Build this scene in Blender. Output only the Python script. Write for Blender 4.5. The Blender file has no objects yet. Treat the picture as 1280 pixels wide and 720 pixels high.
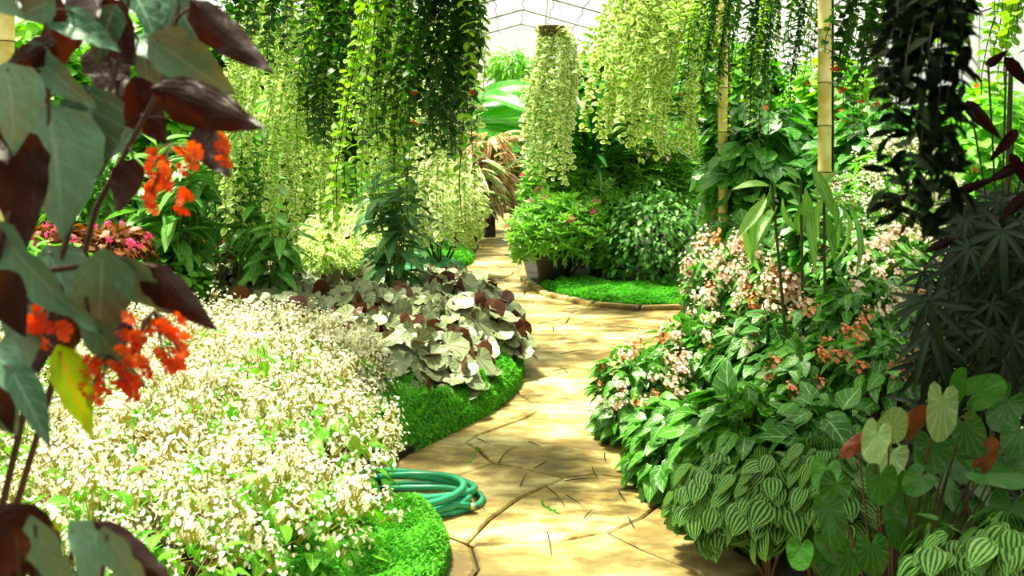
import bpy, math, random
import numpy as np
from mathutils import Vector, Matrix

# ------------------------------------------------------------------ camera, light, exposure
scene = bpy.context.scene
COL = scene.collection
F, H, HZ = 1200.0, 1.5, 185.0          # focal length in pixels of a 1280 px frame, eye height, horizon row

cam_d = bpy.data.cameras.new('camera')
cam = bpy.data.objects.new('camera', cam_d)
COL.objects.link(cam)
cam.location = (0, 0, H)
cam.rotation_euler = (math.pi / 2, 0, 0)
cam_d.sensor_width = 36.0
cam_d.lens = 36.0 * F / 1280.0
cam_d.shift_y = -(360.0 - HZ) / 1280.0
cam_d.clip_start = 0.05
cam_d.dof.use_dof = True
cam_d.dof.focus_distance = 5.0
cam_d.dof.aperture_fstop = 5.6
scene.camera = cam

world = bpy.data.worlds.new('world')
scene.world = world
world.use_nodes = True
bg = world.node_tree.nodes['Background']
bg.inputs[0].default_value = (1.0, 0.99, 0.88, 1)
bg.inputs[1].default_value = 0.42

sun_d = bpy.data.lights.new('sun', 'SUN')
sun_d.energy = 9.0
sun_d.angle = math.radians(9)
sun_d.color = (1.0, 0.94, 0.69)
sun = bpy.data.objects.new('sun', sun_d)
COL.objects.link(sun)
sun.rotation_euler = Vector((0.27, -0.24, -1.0)).to_track_quat('-Z', 'Y').to_euler()

vs = scene.view_settings
vs.view_transform = 'Standard'
vs.look = 'None'
vs.gamma = 1.0
vs.use_curve_mapping = False
vs.exposure = 1.15

# ------------------------------------------------------------------ helpers
def P(px, py, d):
    """point at depth d seen at a photo pixel"""
    return Vector(((px - 640) / F * d, d, H - (py - HZ) / F * d))

def G(px, py):
    """ground point under a photo pixel"""
    d = H * F / (py - HZ)
    return Vector(((px - 640) / F * d, d, 0.0))

def pxsize(pos, size):
    return F * size / max(pos[1], 0.3)

def inframe(p, m=0.0):
    if p[1] < 0.25: return False
    x = 640 + p[0] / p[1] * F; y = HZ + (H - p[2]) / p[1] * F
    r = F * m / p[1]
    return -r < x < 1280 + r and -r < y < 720 + r

def lin(c):
    if isinstance(c, str):
        c = c.lstrip('#'); c = [int(c[i:i + 2], 16) / 255 for i in (0, 2, 4)]
    return tuple(x / 12.92 if x <= 0.04045 else ((x + 0.055) / 1.055) ** 2.4 for x in c) + (1.0,)

class T:
    """triangle template: vertices, faces, per-vertex uv"""
    def __init__(s, V, Fc, UV=None):
        s.V = np.asarray(V, float).reshape(-1, 3); s.F = np.asarray(Fc, int).reshape(-1, 3)
        s.UV = np.asarray(UV, float) if UV is not None else np.full((len(s.V), 2), .5)
        s._m = {}
    def mesh(s, name, mat):
        k = (mat.name if mat else None)
        if k not in s._m: s._m[k] = make_mesh(name, s, mat)
        return s._m[k]
    def moved(s, M):
        A = np.array(M)
        return T(s.V @ A[:3, :3].T + A[:3, 3], s.F, s.UV)

def join(ts):
    ts = [t for t in ts if len(t.V)]
    off, V, Fc, U = 0, [], [], []
    for t in ts:
        V.append(t.V); Fc.append(t.F + off); U.append(t.UV); off += len(t.V)
    return T(np.concatenate(V), np.concatenate(Fc), np.concatenate(U))

def make_mesh(name, t, mat, smooth=True):
    me = bpy.data.meshes.new(name)
    n, m = len(t.V), len(t.F)
    me.vertices.add(n); me.vertices.foreach_set('co', t.V.astype(np.float32).ravel())
    me.loops.add(3 * m); me.loops.foreach_set('vertex_index', t.F.astype(np.int32).ravel())
    me.polygons.add(m); me.polygons.foreach_set('loop_start', np.arange(0, 3 * m, 3, dtype=np.int32))
    uv = me.uv_layers.new(name='uv')
    uv.data.foreach_set('uv', t.UV[t.F.ravel()].astype(np.float32).ravel())
    me.polygons.foreach_set('use_smooth', np.full(m, smooth, dtype=bool))
    me.update(calc_edges=True)
    if mat: me.materials.append(mat)
    return me

def link(name, me, parent=None, M=None, label=None, cat=None, group=None, kind=None):
    o = bpy.data.objects.new(name, me)
    COL.objects.link(o)
    if parent is not None: o.parent = parent
    if M is not None: o.matrix_basis = M
    if label: o['label'] = label
    if cat: o['category'] = cat
    if group: o['group'] = group
    if kind: o['kind'] = kind
    return o

def frame(pos, d, up, s=1.0, sx=None):
    y = Vector(d).normalized(); z = Vector(up)
    z = z - y * z.dot(y)
    if z.length < 1e-4: z = y.orthogonal()
    z.normalize(); x = y.cross(z)
    sx = s if sx is None else sx
    M = Matrix(((x.x * sx, y.x * s, z.x * s, pos[0]), (x.y * sx, y.y * s, z.y * s, pos[1]), (x.z * sx, y.z * s, z.z * s, pos[2]), (0, 0, 0, 1)))
    return M

def tube(pts, r, sides=5, cap=True):
    pts = [Vector(p) for p in pts]; n = len(pts)
    rr = r if isinstance(r, (list, tuple)) else [r] * n
    V, Fc, U = [], [], []
    nrm = None
    for i, p in enumerate(pts):
        t = (pts[min(i + 1, n - 1)] - pts[max(i - 1, 0)])
        if t.length < 1e-9: t = Vector((0, 0, 1))
        t.normalize()
        if nrm is None: nrm = t.orthogonal().normalized()
        else:
            nrm = nrm - t * nrm.dot(t)
            nrm = nrm.normalized() if nrm.length > 1e-6 else t.orthogonal().normalized()
        b = t.cross(nrm)
        for k in range(sides):
            a = 2 * math.pi * k / sides
            V.append(p + (nrm * math.cos(a) + b * math.sin(a)) * rr[i]); U.append((k / sides, i / max(n - 1, 1)))
    for i in range(n - 1):
        for k in range(sides):
            a, b2 = i * sides + k, i * sides + (k + 1) % sides
            Fc += [(a, b2, b2 + sides), (a, b2 + sides, a + sides)]
    if cap:
        for i0, rev in ((0, True), ((n - 1) * sides, False)):
            for k in range(1, sides - 1):
                f = (i0, i0 + k, i0 + k + 1)
                Fc.append(f[::-1] if rev else f)
    return T(V, Fc, U)

def lathe(prof, seg=20):
    V, Fc, U = [], [], []
    for i, (r, z) in enumerate(prof):
        for k in range(seg):
            a = 2 * math.pi * k / seg
            V.append((r * math.cos(a), r * math.sin(a), z)); U.append((k / seg, i / (len(prof) - 1)))
    for i in range(len(prof) - 1):
        for k in range(seg):
            a, b = i * seg + k, i * seg + (k + 1) % seg
            Fc += [(a, b, b + seg), (a, b + seg, a + seg)]
    return T(V, Fc, U)

def box(x0, x1, y0, y1, z0, z1):
    V = [(x, y, z) for z in (z0, z1) for y in (y0, y1) for x in (x0, x1)]
    Fc = []
    for a, b, c, d in ((0, 2, 3, 1), (4, 5, 7, 6), (0, 1, 5, 4), (2, 6, 7, 3), (0, 4, 6, 2), (1, 3, 7, 5)):
        Fc += [(a, b, c), (a, c, d)]
    return T(V, Fc)

def bez(p0, p1, p2, n=6):
    p0, p1, p2 = Vector(p0), Vector(p1), Vector(p2)
    return [p0 * (1 - t) ** 2 + p1 * (2 * t * (1 - t)) + p2 * t * t for t in [i / n for i in range(n + 1)]]

# ------------------------------------------------------------------ leaf templates (base at origin, along +Y, face +Z)
def blade(prof, n=5, cols=2, fold=.15, arch=.2, wave=0.0, wfreq=3, asym=1.0, back=0.0):
    V, Fc, U = [], [], []
    w = cols + 1
    for i in range(n + 1):
        t = i / n; hw = prof(t)
        y = -back + t * (1 + back)
        for k in range(w):
            s = -1 + 2 * k / cols
            h = hw * (asym if s > 0 else 1.0)
            x = s * h
            z = abs(s) * hw * fold * 2 - arch * t * t + wave * math.sin(t * math.pi * 2 * wfreq + (1.5 if s > 0 else 0)) * s * s
            V.append((x, y - (0 if s == 0 else 0), z)); U.append((.5 + .5 * s, t))
    for i in range(n):
        for k in range(cols):
            a = i * w + k
            Fc += [(a, a + 1, a + w + 1), (a, a + w + 1, a + w)]
    return T(V, Fc, U)

def heart(n=16, ln=1.0, wd=.95, lobe=.28, cup=.06, wave=.03, seed=0, rag=0.0, droop=.18, pleat=0.0):
    """heart leaf, stalk at origin; lobes reach behind the stalk"""
    R = random.Random(seed)
    V = [(0, 0, 0)]; U = [(.5, .5)]; Fc = []
    ring = []
    for i in range(n + 1):
        th = -math.pi * .97 + 2 * math.pi * .97 * i / n
        c = math.cos(th)
        # radius: long tip in front, round lobes behind
        r = .46 + .12 * abs(math.sin(th)) + (.42 * max(c, 0) ** 3.2) - (.36 * max(-c, 0) ** 9)
        r *= (1 + rag * R.uniform(-1, 1))
        ring.append((math.sin(th) * r * wd, math.cos(th) * r * (ln if c > 0 else lobe / .28), th, r))
    for f in (.55, 1.0):
        for (x, y, th, r) in ring:
            rr = r * f
            z = cup * (rr ** 1.5) * 2 + wave * f * math.sin(th * 5 + seed) - droop * (max(y * f, 0) ** 2) + pleat * f * (1 if round((th + math.pi) * n / (2 * math.pi * .97)) % 2 else -1) * .5
            V.append((x * f, y * f, z)); U.append((.5 + x * f * .5, .4 + y * f * .5))
    m = n + 1
    for i in range(n):
        Fc.append((0, 1 + i + 1, 1 + i))
        Fc += [(1 + i, 1 + i + 1, 1 + m + i + 1), (1 + i, 1 + m + i + 1, 1 + m + i)]
    return T(V, Fc, U)

def palmate(nl=7, span=2.5, depth=.3, wid=.16, arch=.25):
    parts = []
    for k in range(nl):
        a = -span / 1 + 2 * span * k / (nl - 1)
        L = 1.0 - .42 * abs(a) / span
        b = blade(lambda t: wid * max(math.sin(math.pi * min(1, t * .93 + .04)) ** .8, .02) * (1 + .18 * math.sin(t * 22)), n=4, cols=2, fold=.2, arch=arch)
        parts.append(b.moved(Matrix.Rotation(-a, 4, 'Z') @ Matrix.Scale(L, 4)))
    return join(parts)

def lance(w=.13, n=5, arch=.25, fold=.25, cols=2, p=.85):
    return blade(lambda t: w * max(math.sin(math.pi * min(1, t * .96 + .03)) ** p, .015), n=n, cols=cols, arch=arch, fold=fold)

def oval(w=.3, n=4, arch=.15, fold=.12, cols=2):
    return blade(lambda t: w * max(math.sqrt(max(0, 1 - (2 * t - .9) ** 2 / 1.21)) , .02) if t < .999 else .02, n=n, cols=cols, arch=arch, fold=fold)

def wing(seed=0):
    """angel-wing begonia leaf: lopsided heart base and a long drawn tip, wavy edge"""
    R = random.Random(seed)
    def pr(t):
        k = math.sin(math.pi * min(1, t ** .62 * .985 + .012))
        return .30 * max(k, .015) ** .9 * (1 + .05 * math.sin(t * 26 + seed))
    return blade(pr, n=10, cols=4, fold=.16, arch=.20 + .1 * R.random(), wave=.03, wfreq=3.2, asym=.72, back=.1)

def flower4(r=1.0, cup=.35):
    """four-petal begonia flower facing +Z"""
    V = [(0, 0, 0)]; Fc = []
    for k in range(4):
        a = math.pi / 2 * k; L = r * (1.0 if k % 2 == 0 else .72); w = r * (.55 if k % 2 == 0 else .33)
        dx, dy = math.cos(a), math.sin(a); i = len(V)
        V += [(dx * L * .6 - dy * w, dy * L * .6 + dx * w, cup * r * .5), (dx * L, dy * L, cup * r * .7), (dx * L * .6 + dy * w, dy * L * .6 - dx * w, cup * r * .5)]
        Fc += [(0, i + 2, i + 1), (0, i + 1, i)]
    return T(V, Fc)

def rand_dir(R, zlo=-1, zhi=1):
    z = R.uniform(zlo, zhi); a = R.uniform(0, 2 * math.pi); s = math.sqrt(max(0, 1 - z * z))
    return Vector((s * math.cos(a), s * math.sin(a), z))

# ------------------------------------------------------------------ materials
class N:
    def __init__(s, name):
        s.m = bpy.data.materials.new(name); s.m.use_nodes = True
        s.t = s.m.node_tree; s.t.nodes.clear(); s.out = s.n('ShaderNodeOutputMaterial')
    def n(s, ty, **kw):
        x = s.t.nodes.new(ty)
        for k, v in kw.items(): setattr(x, k, v)
        return x
    def l(s, a, b): s.t.links.new(a, b)
    def put(s, sock, v):
        if hasattr(v, 'is_output') or isinstance(v, bpy.types.NodeSocket): s.l(v, sock)
        else: sock.default_value = v
    def math(s, op, a, b=0.0, c=0.0, clamp=False):
        x = s.n('ShaderNodeMath', operation=op, use_clamp=clamp)
        for i, v in enumerate((a, b, c)): s.put(x.inputs[i], v)
        return x.outputs[0]
    def mix(s, f, a, b):
        x = s.n('ShaderNodeMix', data_type='RGBA')
        s.put(x.inputs[0], f); s.put(x.inputs[6], a); s.put(x.inputs[7], b)
        return x.outputs[2]
    def noise(s, scale, detail=3, vec=None, rough=.55):
        x = s.n('ShaderNodeTexNoise'); x.inputs['Scale'].default_value = scale; x.inputs['Detail'].default_value = detail
        x.inputs['Roughness'].default_value = rough
        if vec is not None: s.l(vec, x.inputs['Vector'])
        return x
    def ramp(s, f, stops):
        x = s.n('ShaderNodeValToRGB')
        e = x.color_ramp.elements
        while len(e) < len(stops): e.new(.5)
        for i, (p, c) in enumerate(stops): e[i].position = p; e[i].color = c
        s.put(x.inputs[0], f); return x.outputs[0]
    def step(s, v, lo, hi):
        x = s.n('ShaderNodeMapRange', interpolation_type='SMOOTHSTEP'); s.put(x.inputs[0], v)
        x.inputs[1].default_value = lo; x.inputs[2].default_value = hi
        return x.outputs[0]

LEAF_K = .95
def leaf_mat(name, c1, c2, under=None, vein=None, mode=None, edge=None, edge_at=.62, rough=.38, trans=.3, spec=.5, k=7.0, dots=None, tcol=None):
    m = N(name)
    oi = m.n('ShaderNodeObjectInfo'); ge = m.n('ShaderNodeNewGeometry')
    r = m.math('FRACT', m.math('ADD', oi.outputs['Random'], m.math('MULTIPLY', ge.outputs['Random Per Island'], .731)))
    pale = any(w in name for w in ('petal', 'silver', 'moss', 'cane_', 'round', 'palmate', 'maroon', 'dark_vine', 'watermelon'))
    dk = lambda c: lin(c) if pale else tuple(x * LEAF_K * (.9, 1.05, .55)[i] for i, x in enumerate(lin(c)[:3])) + (1,)
    col = m.mix(r, dk(c1), dk(c2))
    uv = m.n('ShaderNodeUVMap').outputs[0]
    sep = m.n('ShaderNodeSeparateXYZ'); m.l(uv, sep.inputs[0]); u, v = sep.outputs[0], sep.outputs[1]
    au = m.math('MULTIPLY', m.math('ABSOLUTE', m.math('SUBTRACT', u, .5)), 2.0)
    nz = m.noise(9.0, 2, uv).outputs[0]
    if mode == 'mid' and vein:
        a = m.step(au, .10, .02)
        ph = m.math('SUBTRACT', m.math('MULTIPLY', v, k), m.math('MULTIPLY', au, 1.2))
        b = m.step(m.math('ABSOLUTE', m.math('SUBTRACT', m.math('FRACT', ph), .5)), .09, .02)
        col = m.mix(m.math('MAXIMUM', a, m.math('MULTIPLY', b, .55)), col, lin(vein))
    elif mode == 'stripe' and vein:       # lengthwise bands
        w = m.math('SINE', m.math('MULTIPLY', m.math('ADD', u, m.math('MULTIPLY', nz, .03)), 2 * math.pi * k))
        col = m.mix(m.step(w, -.35, .45), col, lin(vein))
    elif mode == 'radial' and vein:
        x = m.math('SUBTRACT', u, .5); y = m.math('SUBTRACT', v, .4)
        th = m.math('ARCTAN2', x, y)
        w = m.math('ABSOLUTE', m.math('SINE', m.math('MULTIPLY', th, k / 2)))
        rr = m.math('SQRT', m.math('ADD', m.math('MULTIPLY', x, x), m.math('MULTIPLY', y, y)))
        f = m.math('MULTIPLY', m.step(w, .42, .05), m.step(rr, .62, .10))
        col = m.mix(f, col, lin(vein))
    if edge:
        e = m.step(m.math('ADD', m.math('MAXIMUM', au, m.math('SUBTRACT', m.math('MULTIPLY', v, 1.5), .55)), m.math('MULTIPLY', m.math('SUBTRACT', nz, .5), .5)), edge_at, edge_at + .14)
        col = m.mix(e, col, lin(edge))
    if dots:
        d = m.step(m.noise(26.0, 1, uv).outputs[0], .66, .70)
        col = m.mix(d, col, lin(dots))
    if under: col = m.mix(ge.outputs['Backfacing'], col, lin(under))
    p = m.n('ShaderNodeBsdfPrincipled'); m.l(col, p.inputs['Base Color'])
    p.inputs['Roughness'].default_value = rough; p.inputs['Specular IOR Level'].default_value = spec * .5
    bp = m.n('ShaderNodeBump'); bp.inputs['Strength'].default_value = .3; bp.inputs['Distance'].default_value = .01
    m.l(nz, bp.inputs['Height']); m.l(bp.outputs[0], p.inputs['Normal'])
    tr = m.n('ShaderNodeBsdfTranslucent')
    hs = m.n('ShaderNodeHueSaturation'); hs.inputs['Value'].default_value = 1.35; hs.inputs['Saturation'].default_value = 1.1
    m.l(col, hs.inputs['Color'])
    if tcol: tr.inputs[0].default_value = lin(tcol)
    else: m.l(hs.outputs[0], tr.inputs[0])
    mx = m.n('ShaderNodeMixShader'); mx.inputs[0].default_value = trans
    m.l(p.outputs[0], mx.inputs[1]); m.l(tr.outputs[0], mx.inputs[2]); m.l(mx.outputs[0], m.out.inputs[0])
    return m.m

def plain_mat(name, c, rough=.6, c2=None, scale=8.0, bump=0.0, metal=0.0, spec=.5):
    m = N(name)
    p = m.n('ShaderNodeBsdfPrincipled')
    p.inputs['Roughness'].default_value = rough; p.inputs['Metallic'].default_value = metal; p.inputs['Specular IOR Level'].default_value = spec
    tc = m.n('ShaderNodeTexCoord').outputs['Object']
    nz = m.noise(scale, 5, tc)
    if c2: m.l(m.mix(m.step(nz.outputs[0], .35, .65), lin(c), lin(c2)), p.inputs['Base Color'])
    else: p.inputs['Base Color'].default_value = lin(c)
    if bump:
        b = m.n('ShaderNodeBump'); b.inputs['Strength'].default_value = bump; b.inputs['Distance'].default_value = .02
        m.l(nz.outputs[0], b.inputs['Height']); m.l(b.outputs[0], p.inputs['Normal'])
    m.l(p.outputs[0], m.out.inputs[0])
    return m.m

def stone_mat(name='flagstone'):
    m = N(name)
    g = m.n('ShaderNodeNewGeometry').outputs['Position']
    oi = m.n('ShaderNodeObjectInfo').outputs['Random']
    mp = m.n('ShaderNodeMapping'); m.l(g, mp.inputs[0]); mp.inputs['Scale'].default_value = (1.0, 1.7, 1.0)
    v = mp.outputs[0]
    big = m.noise(1.5, 4, v).outputs[0]
    mid = m.noise(7.0, 6, v, .65).outputs[0]
    fine = m.noise(90.0, 3, v, .7).outputs[0]
    col = m.ramp(m.math('ADD', m.math('MULTIPLY', big, .62), m.math('MULTIPLY', mid, .38)),
                 [(.385, lin('#3a3012')), (.455, lin('#6a582a')), (.51, lin('#9a8650')), (.575, lin('#c4b684')), (.73, lin('#ddd4b0'))])
    col = m.mix(m.math('MULTIPLY', oi, .25), col, lin('#a8905a'))
    och = m.step(m.noise(3.1, 3, v).outputs[0], .55, .68)
    col = m.mix(m.math('MULTIPLY', och, .3), col, lin('#b08a38'))
    col = m.mix(m.math('MULTIPLY', m.step(fine, .60, .74), .35), col, lin('#4a3d18'))
    p = m.n('ShaderNodeBsdfPrincipled'); m.l(col, p.inputs['Base Color'])
    m.l(m.math('ADD', m.math('MULTIPLY', mid, .5), .28), p.inputs['Roughness'])
    p.inputs['Specular IOR Level'].default_value = .3
    b = m.n('ShaderNodeBump'); b.inputs['Strength'].default_value = .5; b.inputs['Distance'].default_value = .012
    m.l(m.math('ADD', mid, m.math('MULTIPLY', fine, .35)), b.inputs['Height']); m.l(b.outputs[0], p.inputs['Normal'])
    m.l(p.outputs[0], m.out.inputs[0])
    return m.m

def pane_mat(name, tr=.8):
    m = N(name)
    a = m.n('ShaderNodeBsdfTransparent'); a.inputs[0].default_value = (.97, 1, .97, 1)
    b = m.n('ShaderNodeBsdfTranslucent'); b.inputs[0].default_value = (.95, .97, .93, 1)
    c = m.n('ShaderNodeBsdfDiffuse'); c.inputs[0].default_value = (.9, .92, .88, 1)
    x = m.n('ShaderNodeMixShader'); x.inputs[0].default_value = .3; m.l(b.outputs[0], x.inputs[1]); m.l(c.outputs[0], x.inputs[2])
    y = m.n('ShaderNodeMixShader'); y.inputs[0].default_value = 1 - tr; m.l(a.outputs[0], y.inputs[1]); m.l(x.outputs[0], y.inputs[2])
    m.l(y.outputs[0], m.out.inputs[0])
    return m.m

M_ = dict(
    soil=plain_mat('soil', '#120d07', .95, '#221a10', 14, .8),
    mortar=plain_mat('mortar', '#171206', .95, '#241c0c', 20, .5),
    stone=stone_mat(),
    pane=pane_mat('whitewashed_pane'),
    dado=plain_mat('whitewashed_brick', '#6a6a58', .9, '#4c4c3c', 12, .4),  # opaque brick added to the walls to hold back ambient light
    bar=plain_mat('galvanised_bar', '#8f9a86', .5, '#6f7a68', 5, .1, .3),
    seam=plain_mat('pane_seam', '#4c4a2c', .8),
    bamboo=plain_mat('bamboo', '#ecdc98', .45, '#d4bc62', 9, .15),
    bamboo_node=plain_mat('bamboo_node', '#5a4a1c', .7),
    pipe=plain_mat('dark_pipe', '#2b2a20', .6),
    terracotta=plain_mat('brown_clay', '#7a4a1c', .8, '#57320f', 6, .3),
    darkpot=plain_mat('dark_pot', '#20221a', .7, '#2f3125', 8, .2),
    coir=plain_mat('coir', '#3a3216', .95, '#5d5226', 30, .8),
    wire=plain_mat('wire', '#55543f', .5, metal=.6),
    hose=plain_mat('green_hose', '#218a64', .25, '#2f9c74', 3, 0.0),
    brass=plain_mat('hose_fitting', '#c9c08f', .35, metal=.4),
    twig=plain_mat('twig', '#4a3a1a', .9, '#2c2210', 30),
    stem=plain_mat('green_stem', '#5f7d2a', .6, '#7f8f3a', 10),
    redstem=plain_mat('red_stem', '#3c1e0e', .6, '#4e3218', 10),
    darkstem=plain_mat('dark_stem', '#3d4a1c', .7, '#2c3312', 10),
    olivestem=plain_mat('olive_stem', '#8c8430', .6, '#a89a48', 10),
    bark=plain_mat('bark', '#4f4326', .9, '#332a16', 12, .6),
    moss=leaf_mat('moss_leaf', '#3c9424', '#74c446', rough=.6, trans=.35, spec=.25),
    mossbody=plain_mat('moss_body', '#2c7a1c', .9, '#3f9a2a', 25, .8),
    bluemoss=leaf_mat('blue_moss', '#5aa878', '#9ad0b0', rough=.5, trans=.25),
    wing=leaf_mat('cane_begonia_leaf', '#3a6c4e', '#6d9a7c', under='#260c05', vein='#7ba28a', mode='mid', rough=.42, trans=.07, spec=.55, k=6, tcol='#8a300a'),
    yellowleaf=leaf_mat('yellowing_leaf', '#c8c832', '#a8c030', vein='#d8a020', mode='mid', rough=.5, trans=.35),
    orange=leaf_mat('orange_petal', '#cc3414', '#ec6430', rough=.5, trans=.35, spec=.3),
    white=leaf_mat('white_petal', '#fdfbf0', '#f3ecd2', rough=.6, trans=.22, spec=.2, edge='#8c8430', edge_at=.75),
    pink=leaf_mat('pale_pink_petal', '#f6cab8', '#fbeae0', rough=.6, trans=.3, spec=.2, edge='#8c6a30', edge_at=.75),
    salmon=leaf_mat('salmon_petal', '#ee8458', '#f6b090', rough=.6, trans=.3, spec=.2, edge='#8c6a30', edge_at=.75),
    magenta=leaf_mat('magenta_petal', '#e8408a', '#f07aa8', rough=.6, trans=.35, spec=.2),
    fresh=leaf_mat('fresh_green_leaf', '#4f9a2c', '#7cc040', vein='#a8d870', mode='mid', rough=.4, trans=.35),
    silver=leaf_mat('silver_heart_leaf', '#6a7852', '#929e74', under='#4a2410', vein='#303c22', mode='radial', rough=.42, trans=.08, spec=.7, k=14, tcol='#8a5020'),
    lance=leaf_mat('lance_leaf', '#44823c', '#78b060', vein='#a8d088', mode='mid', rough=.28, trans=.25, spec=1.0, k=3),
    bluelance=leaf_mat('blue_green_leaf', '#3a6a4a', '#6a9a78', vein='#9ac0a0', mode='mid', rough=.3, trans=.2, k=3),
    bronze=leaf_mat('bronze_leaf', '#6a2c1c', '#94583a', rough=.35, trans=.25),
    vine=leaf_mat('vine_leaf', '#20481c', '#3c7428', rough=.3, trans=.22, spec=.6),
    vinelight=leaf_mat('light_vine_leaf', '#5f962c', '#94bc40', vein='#b8d468', mode='mid', rough=.4, trans=.4),
    vinedark=leaf_mat('dark_vine_leaf', '#070e05', '#12240a', rough=.7, trans=.15, spec=.1),
    varieg=leaf_mat('variegated_leaf', '#6ca436', '#98c44e', edge='#eaeaa8', edge_at=.55, rough=.42, trans=.35),
    variegpale=leaf_mat('pale_variegated_leaf', '#78a848', '#a2c468', edge='#eeeebc', edge_at=.48, rough=.42, trans=.35),
    shrub=leaf_mat('shrub_leaf', '#569838', '#9acc66', vein='#b4d890', mode='mid', rough=.3, trans=.32, spec=.9, k=2),
    glossy=leaf_mat('glossy_leaf', '#2c6a24', '#62a444', vein='#98c47c', mode='mid', rough=.3, trans=.18, spec=.7, k=2),
    darkgrass=leaf_mat('strap_leaf', '#1f5226', '#3f7a38', rough=.35, trans=.2),
    bigleaf=leaf_mat('big_leaf', '#2f7030', '#5fa448', vein='#98c888', mode='mid', rough=.26, trans=.25, spec=1.1, k=5),
    banana=leaf_mat('banana_leaf', '#3f9a30', '#6cc04a', vein='#8ccc6c', mode='mid', rough=.3, trans=.4, spec=1.0, k=14),
    brom=leaf_mat('bromeliad_leaf', '#8a3a1c', '#b87a4a', vein='#e0d0a0', mode='stripe', rough=.4, trans=.25, k=2),
    bromgreen=leaf_mat('bromeliad_green', '#4a7a30', '#8aa858', vein='#e8e0b8', mode='stripe', rough=.4, trans=.25, k=2),
    farleaf=leaf_mat('far_leaf', '#589c38', '#98cc58', rough=.35, trans=.4, spec=.8),
    midleaf=leaf_mat('mid_leaf', '#3f8030', '#72ac48', rough=.35, trans=.35, spec=.8),
    begonia=leaf_mat('begonia_leaf', '#2c6c1c', '#589a34', vein='#98c87c', mode='mid', rough=.26, trans=.25, spec=1.0, k=4),
    darkbegonia=leaf_mat('dark_begonia_leaf', '#275c22', '#478038', vein='#98c488', mode='mid', rough=.28, trans=.18, spec=.6, k=4),
    melon=leaf_mat('watermelon_leaf', '#124218', '#1c5422', vein='#78a850', mode='stripe', rough=.34, trans=.15, spec=.35, k=5.0),
    round=leaf_mat('round_leaf', '#1a440e', '#2f681a', under='#6a2414', vein='#3f7828', mode='radial', rough=.33, trans=.12, spec=.7, k=14, tcol='#4f8a20'),
    roundpale=leaf_mat('round_leaf_pale', '#62864e', '#7ea066', under='#6a2414', vein='#98b480', mode='radial', rough=.4, trans=.2, k=14, tcol='#7a8020'),
    palm=leaf_mat('dark_palmate_leaf', '#0a1a0c', '#142c16', under='#3a0e0a', vein='#2c4a30', mode='mid', rough=.33, trans=.06, spec=.6, k=4),
    maroon=leaf_mat('maroon_leaf', '#1c0806', '#2a0e0a', under='#1e0806', rough=.5, trans=.05, spec=.12),
    ginger=leaf_mat('ginger_leaf', '#448434', '#9cc47c', vein='#b8dc90', mode='mid', rough=.3, trans=.35, spec=.9, k=0.0),
)

# templates
t_wing = [wing(i) for i in range(4)]
t_heart = [heart(seed=i, wave=.05, cup=.02 + .04 * i, rag=.03, pleat=.05, lobe=.26) for i in range(4)]
t_round = [heart(20, seed=i, ln=.95, wd=.98, lobe=.34, wave=.03, cup=.04 + .05 * i, droop=.2, pleat=.02) for i in range(3)]
t_lance = [lance(.11, 5, .2 + .2 * i) for i in range(3)]
t_lancew = [lance(.17, 5, .15 + .2 * i, .2) for i in range(3)]
t_strap = [lance(.035, 7, .5 + .35 * i, .3, p=.4) for i in range(3)]
t_oval = [oval(.28, 3, .1 + .15 * i, .15) for i in range(3)]
t_ovalw = [oval(.40, 4, .1 + .12 * i, .1) for i in range(3)]
t_small = [oval(.24, 2, .1, .2)]
t_melon = [blade(lambda t: .45 * max(math.sin(math.pi * min(1, t ** .75 * .985 + .012)), .01) ** .75, n=6, cols=4, fold=.05, arch=.28 + .1 * i, back=.0) for i in range(2)]
t_serr = [blade(lambda t: .37 * max(math.sin(math.pi * min(1, t ** .7 * .98 + .015)), .012) ** .8 * (1 + .07 * math.sin(t * 30 + i)), n=7, cols=2, fold=.14, arch=.22 + .12 * i, asym=.8) for i in range(3)]
t_palm = [palmate(8, 2.3, wid=.095, arch=.35), palmate(7, 2.0, wid=.085, arch=.5)]
t_banana = [blade(lambda t: .17 * max(math.sin(math.pi * min(1, t * .95 + .04)), .02) ** .5, n=8, cols=4, fold=.12, arch=.3 + .25 * i, wave=.012, wfreq=6) for i in range(2)]

def whorl(t, n, spread, R, s=1.0):
    out = []
    for k in range(n):
        a = 2 * math.pi * k / n + R.uniform(-.2, .2); e = spread + R.uniform(-.25, .25)
        d = Vector((math.cos(a) * math.cos(e), math.sin(a) * math.cos(e), math.sin(e)))
        out.append(t.moved(frame((0, 0, 0), d, (0, 0, 1) if e < 1.2 else (-d.x, -d.y, .3), s * R.uniform(.8, 1.1))))
    return join(out)

Rg = random.Random(5)
t_whorl = [whorl(lance(.17, 2, .15, .2), 6, .35, Rg) for _ in range(4)]
t_whorlv = [whorl(oval(.30, 2, .12, .15), 5, .3, Rg) for _ in range(4)]
t_dia = T([(0, 0, 0), (.36, .5, .1), (0, 1, 0), (-.36, .5, .1)], [(0, 1, 2), (0, 2, 3)], [(.5, 0), (1, .5), (.5, 1), (0, .5)])
t_sprig = [whorl(t_dia, 6, .45, Rg) for _ in range(4)]

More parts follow.
